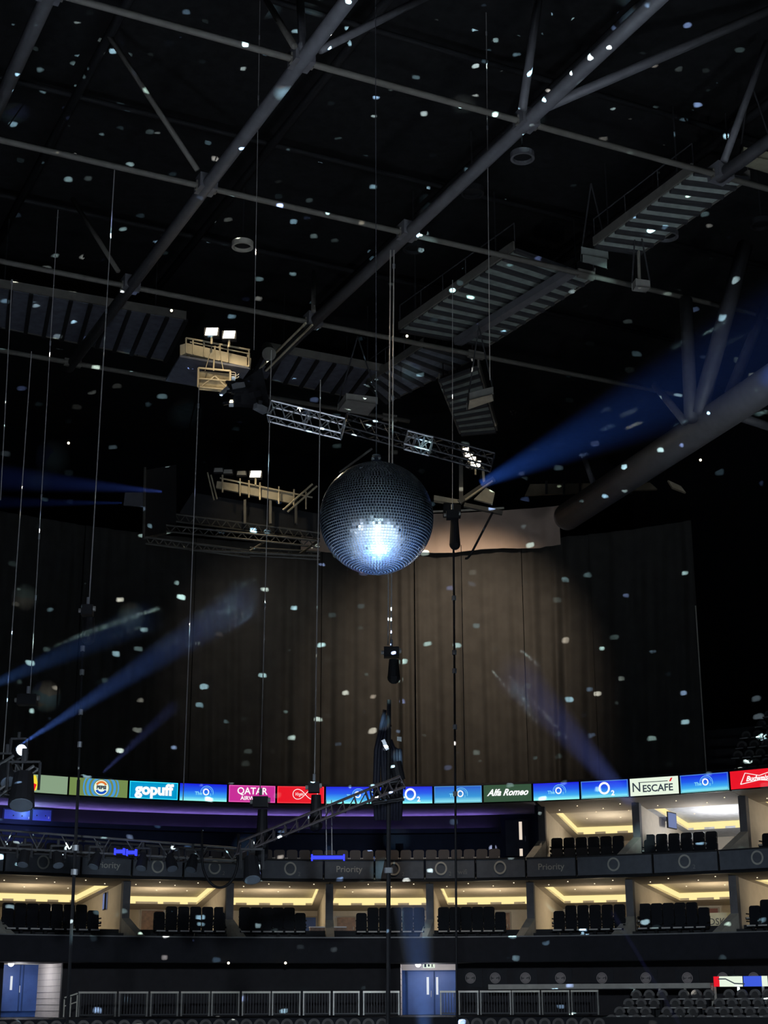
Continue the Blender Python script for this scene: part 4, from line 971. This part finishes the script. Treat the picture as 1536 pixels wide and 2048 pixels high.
# ------------------------------------------------------------------ flood lamp platform
YP = 50
def zpl(x, y): return yp(x, y, YP)
t = thing('lamp_platform', zpl(430, 735), 'lit steel platform carrying two warm flood lamps', 'platform')
WS = mat('platform_steel', (.45, .38, .26), .5)
obj('fascia_beam', MB().slab([zpl(372, 706), zpl(500, 735), zpl(502, 716), zpl(374, 686)], (0, .2, 0)), WS, t)
obj('side_beam', MB().slab([zpl(360, 712), zpl(372, 706), zpl(374, 686), zpl(360, 690)], (0, .9, 0)), WS, t)
obj('deck', MB().slab([zpl(360, 714), zpl(500, 738), zpl(500, 738)+Vector((-.8, 2.2, 0)), zpl(360, 714)+Vector((-.8, 2.2, 0))], (0, 0, .08)), PLANKD, t)
obj('rail', MB().tube(zpl(372, 676), zpl(500, 700), .035), WS, t); obj('rail', MB().tube(zpl(380, 684), zpl(500, 708), .025), WS, t)
for x in (372, 386, 408, 440, 456, 498): obj('baluster', MB().tube(zpl(x, 706+(x-372)*.22), zpl(x, 676+(x-372)*.19), .03), WS, t)
obj('end_post', MB().slab([zpl(494, 705), zpl(500, 706), zpl(500, 732), zpl(494, 730)], (0, .1, 0)), WS, t)
def flood(px, py, Y, s, label, w_=1.0, e=250, group=None):
    c = yp(px, py, Y); t = thing('flood_lamp', c, label, 'lamp', group)
    h = s*.34; w2 = s*w_/2
    obj('housing', MB().box(-w2-.04, w2+.04, .02, .3, -h-.03, h+.03), CHARCOAL, t, world=False)
    mb = MB().prism([(-w2*1.0, -h), (w2*.85, -h), (w2, h), (-w2*.8, h)], -.02, .02)
    obj('glass', mb, WARM, t, world=False)
    obj('bracket', MB().bar((0, .1, -h), (0, .1, -h-.3), .06, .05), WS, t, world=False)
    light('flood_light', 'SPOT', c+Vector((0, -.15, 0)), e, (1, .82, .55), .12, c+Vector((.3, -1, -1.1)), spot_size=2.4, spot_blend=.7)
flood(423, 663, YP-.3, .38, 'left one of the two warm flood lamps over the lit platform', 1.15, 420)
flood(458, 669, YP-.3, .38, 'second warm flood lamp over the lit platform, nearer the slotted beam', 1.1, 420)
light('flood_spill', 'SPOT', zpl(440, 640)+Vector((0, -2.0, 1)), 260, (1, .84, .55), .1, tuple(zpl(435, 725)), spot_size=1.0, spot_blend=.8)
t = thing('cable_tray', zpl(430, 775), 'lit square cable frame hanging from the flood lamp platform', 'frame')
q = [zpl(397, 736), zpl(461, 742), zpl(460, 780), zpl(396, 774)]
obj('back_plate', MB().slab([p+Vector((0, .25, 0)) for p in q], (0, .04, 0)), mat('lit_plate', (.5, .42, .28), .6, var=.2, scale=2), t)
for i in range(4): obj('frame_bar', MB().bar(q[i], q[(i+1) % 4], .06, .06), WS, t)
obj('frame_bar', MB().bar(zpl(396, 757), zpl(460, 762), .05, .05), WS, t); obj('brace', MB().bar(zpl(403, 772), zpl(430, 752), .04, .04).bar(zpl(430, 752), zpl(455, 776), .04, .04), WS, t)
for x0, x1 in ((430, 427), (437, 447), (424, 410)): obj('hanger', MB().tube(zpl(x0, 692), zpl(x1, 742), .03 if x0 == 430 else .014), WS, t)
for k in range(7):
    y = 744+5*k; obj('cable', MB().path([zpl(461, y), zpl(470, y+1), zpl(473, y+8), zpl(478, y+4)], .014), RAIL, t)

# ------------------------------------------------------------------ gantry box at left of the ball
YG = 56
def g(x, y, d=0): return yp(x, y, YG+d)
t = thing('gantry', g(450, 1100), 'dark hanging gantry box with lattice underside beside the mirror ball', 'gantry')
MESH = mat('gantry_mesh', (.022, .022, .024), .8)
GR = mat('gantry_rail', (.08, .075, .065), .5, .2)
obj('side_panel', MB().slab([g(288, 1076), g(350, 1060, 3), g(350, 930, 3), g(290, 940)], (.05, 0, 0)), MESH, t)
obj('rear_panel', MB().slab([g(350, 1040, 3), g(640, 1075, 3), g(640, 1028, 3), g(385, 985, 3)], (0, .1, 0)), MESH, t)
obj('corner_post', MB().tube(g(348, 932, 2.9), g(347, 1032, 2.9), .05), WS, t); obj('corner_post', MB().tube(g(290, 935), g(287, 1078), .05), GR, t)
obj('platform_beam', MB().slab([g(432, 975, 2), g(590, 1008, 2), g(590, 985, 2), g(434, 962, 2)], (0, .15, 0)), WS, t)
obj('rail', MB().tube(g(440, 956, 1.8), g(625, 995, 1.8), .035), WS, t)
for x in (445, 480, 498, 520, 558, 588, 612): obj('baluster', MB().tube(g(x, 985+(x-445)*.2, 1.8), g(x, 950+(x-445)*.2, 1.8), .035), WS, t)
for x in (490, 541, 592): obj('drop_post', MB().bar(g(x, 1000, 2.2), g(x, 1048, 2.2), .14, .1), GR, t)
obj('strut', MB().tube(g(422, 950, 1.8), g(434, 998, 1.8), .03).tube(g(415, 945, 1.8), g(428, 1000, 1.8), .03), WS, t)
obj('stair_string', MB().tube(g(566, 1020, 1.5), g(625, 968, 1.5), .04).tube(g(575, 1024, 1.5), g(634, 972, 1.5), .04), WS, t)
def lattice(a, b, h, n, d, dd=.5):
    A, B = g(*a, d), g(*b, d); dn = Vector((0, 0, -h))
    obj('chord', MB().tube(A, B, .045), GR, t); obj('chord', MB().tube(A+dn, B+dn, .045), GR, t); mb = MB()
    for i in range(n): 
        f, f2 = i/n, (i+.5)/n; f3 = (i+1)/n; mb.tube(A.lerp(B, f), A.lerp(B, f2)+dn, .025, 5); mb.tube(A.lerp(B, f2)+dn, A.lerp(B, f3), .025, 5)
    obj('lattice_web', mb, GR, t)
lattice((350, 1028), (640, 1066), .3, 14, 3); lattice((330, 1050), (640, 1082), .25, 14, 2); lattice((292, 1074), (500, 1102), .25, 12, 0); lattice((500, 1096), (640, 1104), .3, 7, 1)
obj('chord', MB().tube(g(290, 1076), g(350, 1062, 3), .05), GR, t); obj('chord', MB().tube(g(490, 1108, 0), g(535, 1080, 3), .05), GR, t); obj('chord', MB().tube(g(600, 1108, 0), g(632, 1085, 3), .05), GR, t)
obj('lower_edge', MB().tube(g(380, 1100, -.2), g(640, 1112, -.2), .05), GR, t)
flood(511, 948, YG+1.6, .36, 'single warm flood lamp on the dark gantry', 1.2, 300)
for k, x in enumerate((437, 456, 483)):
    c = g(x, 940+k*3, 1.6); tt = thing('unlit_flood', c, ['unlit flood lamp farthest from the lit one on the gantry', 'middle one of the three unlit flood lamps on the gantry', 'unlit flood lamp next to the lit one on the gantry'][k], 'lamp')
    obj('housing', MB().box(-.2, .2, 0, .2, -.09, .09), CHARCOAL, tt, world=False); obj('glass', MB().prism([(-.18, -.08), (.18, -.08), (.15, .08), (-.15, .08)], -.02, .0), mat('glass_unlit', (.3, .29, .26), .3), tt, world=False)
light('gantry_spill', 'SPOT', g(500, 930, -.3), 90, (1, .84, .55), .1, tuple(g(520, 1000, 2)), spot_size=1.5, spot_blend=.8)
solo('side_drape', MB().slab([g(247, 1010), g(286, 1013), g(290, 985), g(250, 985)], (0, .1, 0)), mat('drape_grey', (.08, .08, .09), .9), 'small grey drape end left of the gantry, in the blue beam', 'cloth')

# ------------------------------------------------------------------ rig right of the ball: lamps, beams
YQ = 58
def q_(x, y, d=0): return yp(x, y, YQ+d)
t = thing('rigging_frame', q_(920, 1010), 'lit steel rigging frame between mirror ball and blue beam', 'frame')
obj('rail_beam', MB().slab([q_(868, 1000), q_(922, 1009), q_(922, 1000), q_(868, 990)], (0, .3, 0)), WS, t)
obj('slanted_beam', MB().bar(q_(918, 1005), q_(988, 958), .2, .2), GR, t); obj('slanted_edge', MB().tube(q_(930, 1000, -.2), q_(985, 962, -.2), .04), WS, t)
obj('upright', MB().bar(q_(922, 1000), q_(922, 920), .16, .16), GR, t)
obj('panel', MB().prism([(0, 0), (0, 0), (0, 0)], 0, 0) if False else MB().slab([q_(948, 998), q_(985, 1008), q_(990, 985), q_(972, 975)], (0, .15, 0)), WS, t)
obj('lower_beam', MB().bar(q_(928, 1010), q_(1005, 1026), .2, .16), GR, t)
obj('post', MB().bar(q_(968, 965), q_(965, 930), .1, .1), WS, t)
obj('black_box', MB().slab([q_(887, 1028), q_(922, 1030), q_(922, 1006), q_(887, 1006)], (0, .5, 0)), BLACK, t)
for k, (x, y, s) in enumerate(((931, 898, .2), (938, 909, .26), (944, 918, .24), (951, 928, .34))):
    flood(x, y, YQ-.4, s, ['smallest warm lamp at the top of the chain of four', 'second warm lamp from the top of the chain of four', 'third warm lamp down the chain of four', 'lowest and widest warm lamp in the chain of four'][k], 1.2, 12)
light('curtain_flood', 'SPOT', yp(950, 930, 61), 6500, (1, .80, .60), .25, tuple(AP(RCU, phi_of(915, 1330, RCU), zc(1330, RCU))), spot_size=1.3, spot_blend=1)
light('curtain_flood', 'SPOT', yp(500, 930, 61), 1100, (1, .92, .8), .25, tuple(AP(RCU, phi_of(545, 1330, RCU), zc(1330, RCU))), spot_size=1.1, spot_blend=1)
light('rig_spill', 'SPOT', q_(945, 935, -3), 25, (1, .84, .55), .1, tuple(q_(950, 1000)), spot_size=.8, spot_blend=.8)
# brown beam remnants behind the blue beam
t = thing('far_catwalk', yp(1180, 985, 66), 'far brownish catwalk edge behind the thick truss tube', 'catwalk')
mb = MB().slab([yp(1050, 990, 66), yp(1315, 978, 66), yp(1300, 965, 66), yp(1060, 968, 66)], (0, .2, 0)); obj('side_beam', mb, mat('far_beam', (.10, .08, .055), .7), t)
for x in (1093, 1128, 1160, 1220, 1262): obj('post', MB().bar(yp(x, 988, 65.8), yp(x, 962, 65.8), .1, .1), BLACK, t)
solo('far_lamp', MB().slab([yp(1336, 960, 66), yp(1362, 972, 66), yp(1372, 985, 66), yp(1345, 975, 66)], (0, .2, 0)), WS, 'small warm lit bracket beyond the thick truss tube', 'bracket')

# pinpoint lamps seen far off
for k, (x, y, Y, lb) in enumerate(((343, 621, 55, 'tiny warm pilot lamp on the catwalk by the flood platform'), (137, 886, 60, 'tiny warm pilot lamp above the wide blue beam'), (457, 1926, 72, 'tiny warm lamp on the dark fascia below the boxes'), (571, 1926, 72, 'tiny white lamp on the dark fascia below the boxes'),
                                   (1401, 920, 60, 'tiny warm pilot lamp below the thick truss tube'), (814, 672, 55, 'tiny warm pilot lamp beside the paired wires'))):
    c = yp(x, y, Y if Y < 72 else AP(R-.1, phi_of(x, y, R), 0).y-.12); t = thing('pilot_lamp', c, lb, 'lamp')
    obj('bulb', MB().sphere(c, .05, 8, 6), mat('pilot_glow', (1, .85, .55), emit=8), t); obj('holder', MB().box(c.x-.05, c.x+.05, c.y+.04, c.y+.12, c.z-.06, c.z+.06), BLACK, t)

# ------------------------------------------------------------------ mirror ball
t = thing('mirror_ball', BALL, 'large mirror ball hanging in the middle of the hall', 'mirror ball')
tile = bpy.data.materials.new('mirror_tile'); tile.use_nodes = True; nt = tile.node_tree; b = nt.nodes['Principled BSDF']
b.inputs['Metallic'].default_value = 1; b.inputs['Roughness'].default_value = .24
tc = nt.nodes.new('ShaderNodeTexCoord'); wn = nt.nodes.new('ShaderNodeTexNoise'); wn.inputs['Scale'].default_value = 5; rp = nt.nodes.new('ShaderNodeValToRGB')
rp.color_ramp.elements[0].color = (.55, .62, .72, 1); rp.color_ramp.elements[1].color = (.9, .92, .9, 1)
nt.links.new(tc.outputs['Object'], wn.inputs['Vector']); nt.links.new(wn.outputs['Fac'], rp.inputs[0]); nt.links.new(rp.outputs[0], b.inputs['Base Color'])
mb = MB(); NR = 62; rr = random.Random(5)
for j in range(NR):
    e0 = -PI/2+PI*j/NR; e1 = -PI/2+PI*(j+1)/NR; em = (e0+e1)/2; n = max(4, int(2*PI*math.cos(em)*NR/PI+.5)); off = rr.random()
    ang = PI/NR; hh = ang*.5*.86
    for i in range(n):
        a = 2*PI*(i+off)/n; ww = PI/n*math.cos(em)*.86
        d = Vector((math.cos(a)*math.cos(em), math.sin(a)*math.cos(em), math.sin(em)))
        tx = Vector((-math.sin(a), math.cos(a), 0)); ty = d.cross(tx)
        jit = .022 if rr.random() > .05 else .10
        nrm = (d + tx*rr.gauss(0, jit) + ty*rr.gauss(0, jit)).normalized()
        tx2 = (tx - nrm*tx.dot(nrm)).normalized(); ty2 = nrm.cross(tx2); c = d*BALL_R
        fr = [c+tx2*ww*s+ty2*hh*u_ for s, u_ in ((-1, -1), (1, -1), (1, 1), (-1, 1))]
        bk = [p-d*.02 for p in fr]
        mb.add(fr+bk, [(0, 1, 2, 3), (0, 4, 5, 1), (1, 5, 6, 2), (2, 6, 7, 3), (3, 7, 4, 0)])
o = obj('mirror_tiles', mb, tile, t, world=False); o['kind'] = 'stuff'
obj('core', MB().sphere((0, 0, 0), BALL_R-.012, 64, 40), mat('grout', (.8, .85, .85), .5, .1, var=.1), t, world=False, smooth=True)
obj('cap', MB().tube((0, 0, BALL_R-.02), (0, 0, BALL_R+.06), .09, 16).tube((0, 0, BALL_R+.06), (0, 0, BALL_R+.14), .035, 10), ALU, t, world=False)
obj('motor_collar', MB().tube((0, 0, BALL_R+.14), (0, 0, BALL_R+.17), .075, 14), ALU, t, world=False)
obj('suspension_wire', MB().tube((0, 0, BALL_R+.17), (0, 0, 31-BALL.z), .008, 6), DARKSTEEL, t, world=False)
solo('safety_arm', MB().tube(BALL+Vector((-.65, 0, .85)), BALL+Vector((-.08, .1, BALL_R+.33)), .02), mat('arm_grey', (.12, .11, .1), .5), 'thin arm slanting above the mirror ball', 'rod')

# ------------------------------------------------------------------ added lamp for the reflections thrown by the ball
# the mirror facets break the lamps' light into hundreds of small beams; an added unseen lamp behind the ball projects that pattern instead
L = light('ball_dot_projector', 'POINT', BALL+Vector((0, BALL_R+.25, .1)), 1, (1, 1, 1), 0.0)
L.data.use_nodes = True; nt = L.data.node_tree; em = nt.nodes['Emission']
tc = nt.nodes.new('ShaderNodeTexCoord')
def N(t_, **k):
    n = nt.nodes.new(t_)
    for a, v in k.items(): setattr(n, a, v)
    return n
vm = N('ShaderNodeVectorMath', operation='MULTIPLY'); vm.inputs[1].default_value = (1, 1, 1.6)
nz_ = N('ShaderNodeTexNoise'); nz_.inputs['Scale'].default_value = 60; nt.links.new(tc.outputs['Normal'], nz_.inputs['Vector'])
va = N('ShaderNodeVectorMath', operation='MULTIPLY_ADD'); va.inputs[1].default_value = (.006, .006, .006); nt.links.new(nz_.outputs['Color'], va.inputs[0]); nt.links.new(tc.outputs['Normal'], va.inputs[2]); nt.links.new(va.outputs[0], vm.inputs[0])
v1 = N('ShaderNodeTexVoronoi', distance='MINKOWSKI'); v1.inputs['Exponent'].default_value = 3; v1.inputs['Scale'].default_value = 34; nt.links.new(vm.outputs[0], v1.inputs['Vector'])
mr = N('ShaderNodeMapRange'); mr.inputs['From Min'].default_value = .165; mr.inputs['From Max'].default_value = .10; nt.links.new(v1.outputs['Distance'], mr.inputs['Value'])
sp = N('ShaderNodeSeparateColor'); nt.links.new(v1.outputs['Color'], sp.inputs[0])
pw = N('ShaderNodeMath', operation='POWER'); nt.links.new(sp.outputs[0], pw.inputs[0]); pw.inputs[1].default_value = 3.2
m1 = N('ShaderNodeMath', operation='MULTIPLY'); nt.links.new(mr.outputs[0], m1.inputs[0]); nt.links.new(pw.outputs[0], m1.inputs[1])
v2 = N('ShaderNodeTexVoronoi'); v2.inputs['Scale'].default_value = 9; nt.links.new(tc.outputs['Normal'], v2.inputs['Vector'])
mr2 = N('ShaderNodeMapRange'); mr2.inputs['From Min'].default_value = .16; mr2.inputs['From Max'].default_value = .05; mr2.inputs['To Max'].default_value = .025; nt.links.new(v2.outputs['Distance'], mr2.inputs['Value'])
m2 = N('ShaderNodeMath', operation='ADD'); nt.links.new(m1.outputs[0], m2.inputs[0]); nt.links.new(mr2.outputs[0], m2.inputs[1])
DOTS = 1650000
m3 = N('ShaderNodeMath', operation='MULTIPLY'); nt.links.new(m2.outputs[0], m3.inputs[0]); m3.inputs[1].default_value = DOTS
cr = N('ShaderNodeValToRGB'); nt.links.new(sp.outputs[1], cr.inputs[0])
els = cr.color_ramp.elements; els[0].color = (.35, .45, 1, 1); els[0].position = 0; els[1].color = (1, .9, .75, 1); els[1].position = 1
e = els.new(.2); e.color = (.45, .8, 1, 1); e = els.new(.6); e.color = (.6, .95, .95, 1); e = els.new(.85); e.color = (.8, 1, .95, 1)
nt.links.new(m3.outputs[0], em.inputs['Strength']); nt.links.new(cr.outputs[0], em.inputs['Color'])

# ------------------------------------------------------------------ blue beams in the haze, all aimed at the ball
HAZE = bpy.data.materials.new('stage_haze'); HAZE.use_nodes = True; nt = HAZE.node_tree; nt.nodes.clear()
ou = nt.nodes.new('ShaderNodeOutputMaterial'); vs_ = nt.nodes.new('ShaderNodeVolumeScatter'); vs_.inputs['Color'].default_value = (1, 1, 1, 1); vs_.inputs['Density'].default_value = .008
vs_.inputs['Anisotropy'].default_value = 0; nt.links.new(vs_.outputs[0], ou.inputs['Volume'])
# source pixel and depth, target pixel and depth (None: the ball), half angle, power, label, colour, start and end of the hazy stretch
beams = [(915, 990, 50, (1760, 590, 44), 10.5, 16000, 'broad blue beam spreading from the rigging frame toward the frame edge', (.05, .2, 1), .06, 1),
         (30, 1498, 37.6, None, 2.6, 110000, 'blue beam from the bright-eyed lamp, strongest at the side of the curtain', (.12, .28, 1), .02, .72),
         (-120, 1415, 44, None, 1.9, 50000, 'fainter blue beam above the one from the bright-eyed lamp', (.1, .28, .9), .05, .6),
         (345, 985, 52, (-200, 938, 50), 5.5, 9000, 'upper blue beam leaving the gantry toward the frame edge', (.1, .2, 1), .04, 1),
         (262, 1006, 52, (-200, 1004, 50), 3.5, 6000, 'lower level blue beam leaving the small grey drape end', (.08, .2, 1), .04, 1),
         (1360, 1715, 48, None, 2.0, 90000, 'violet blue beam rising over the brown curtain', (.2, .28, 1), .25, .68),
         (190, 1560, 46, None, 1.4, 24000, 'faint blue beam rising over the cyan screen', (.2, .28, 1), .05, .4),
         (864, 2210, 24, None, 6.5, 15000, 'upright blue beam in front of the middle doorway', (.1, .3, 1), .03, .30),
         (1420, 2150, 30, None, .9, 30000, 'slim violet beam crossing the raked seats', (.22, .25, 1), .03, .3)]
for px, py, Y, tg, half, en, lb, col, fa, fb in beams:
    src = yp(px, py, Y); aim = yp(*tg) if tg else BALL; d = (aim-src); Lh = d.length; d.normalize(); ha = math.radians(half)
    end = src+d*Lh*fb
    s0 = src+d*Lh*fa
    mb = MB().tube(s0, end, (s0-src).length*math.tan(ha)+.02, 20, (end-src).length*math.tan(ha))
    c = s0.copy()
    for v in mb.v: v -= c
    o = obj('haze_beam', mb, HAZE); o.location = c; tag(o, lb, 'light beam', kind='thing')
    light('beam_light', 'SPOT', src, en, col, .04, tuple(aim), spot_size=2*ha, spot_blend=1)

# prototypes never used would sit at the origin: all protos are placed above
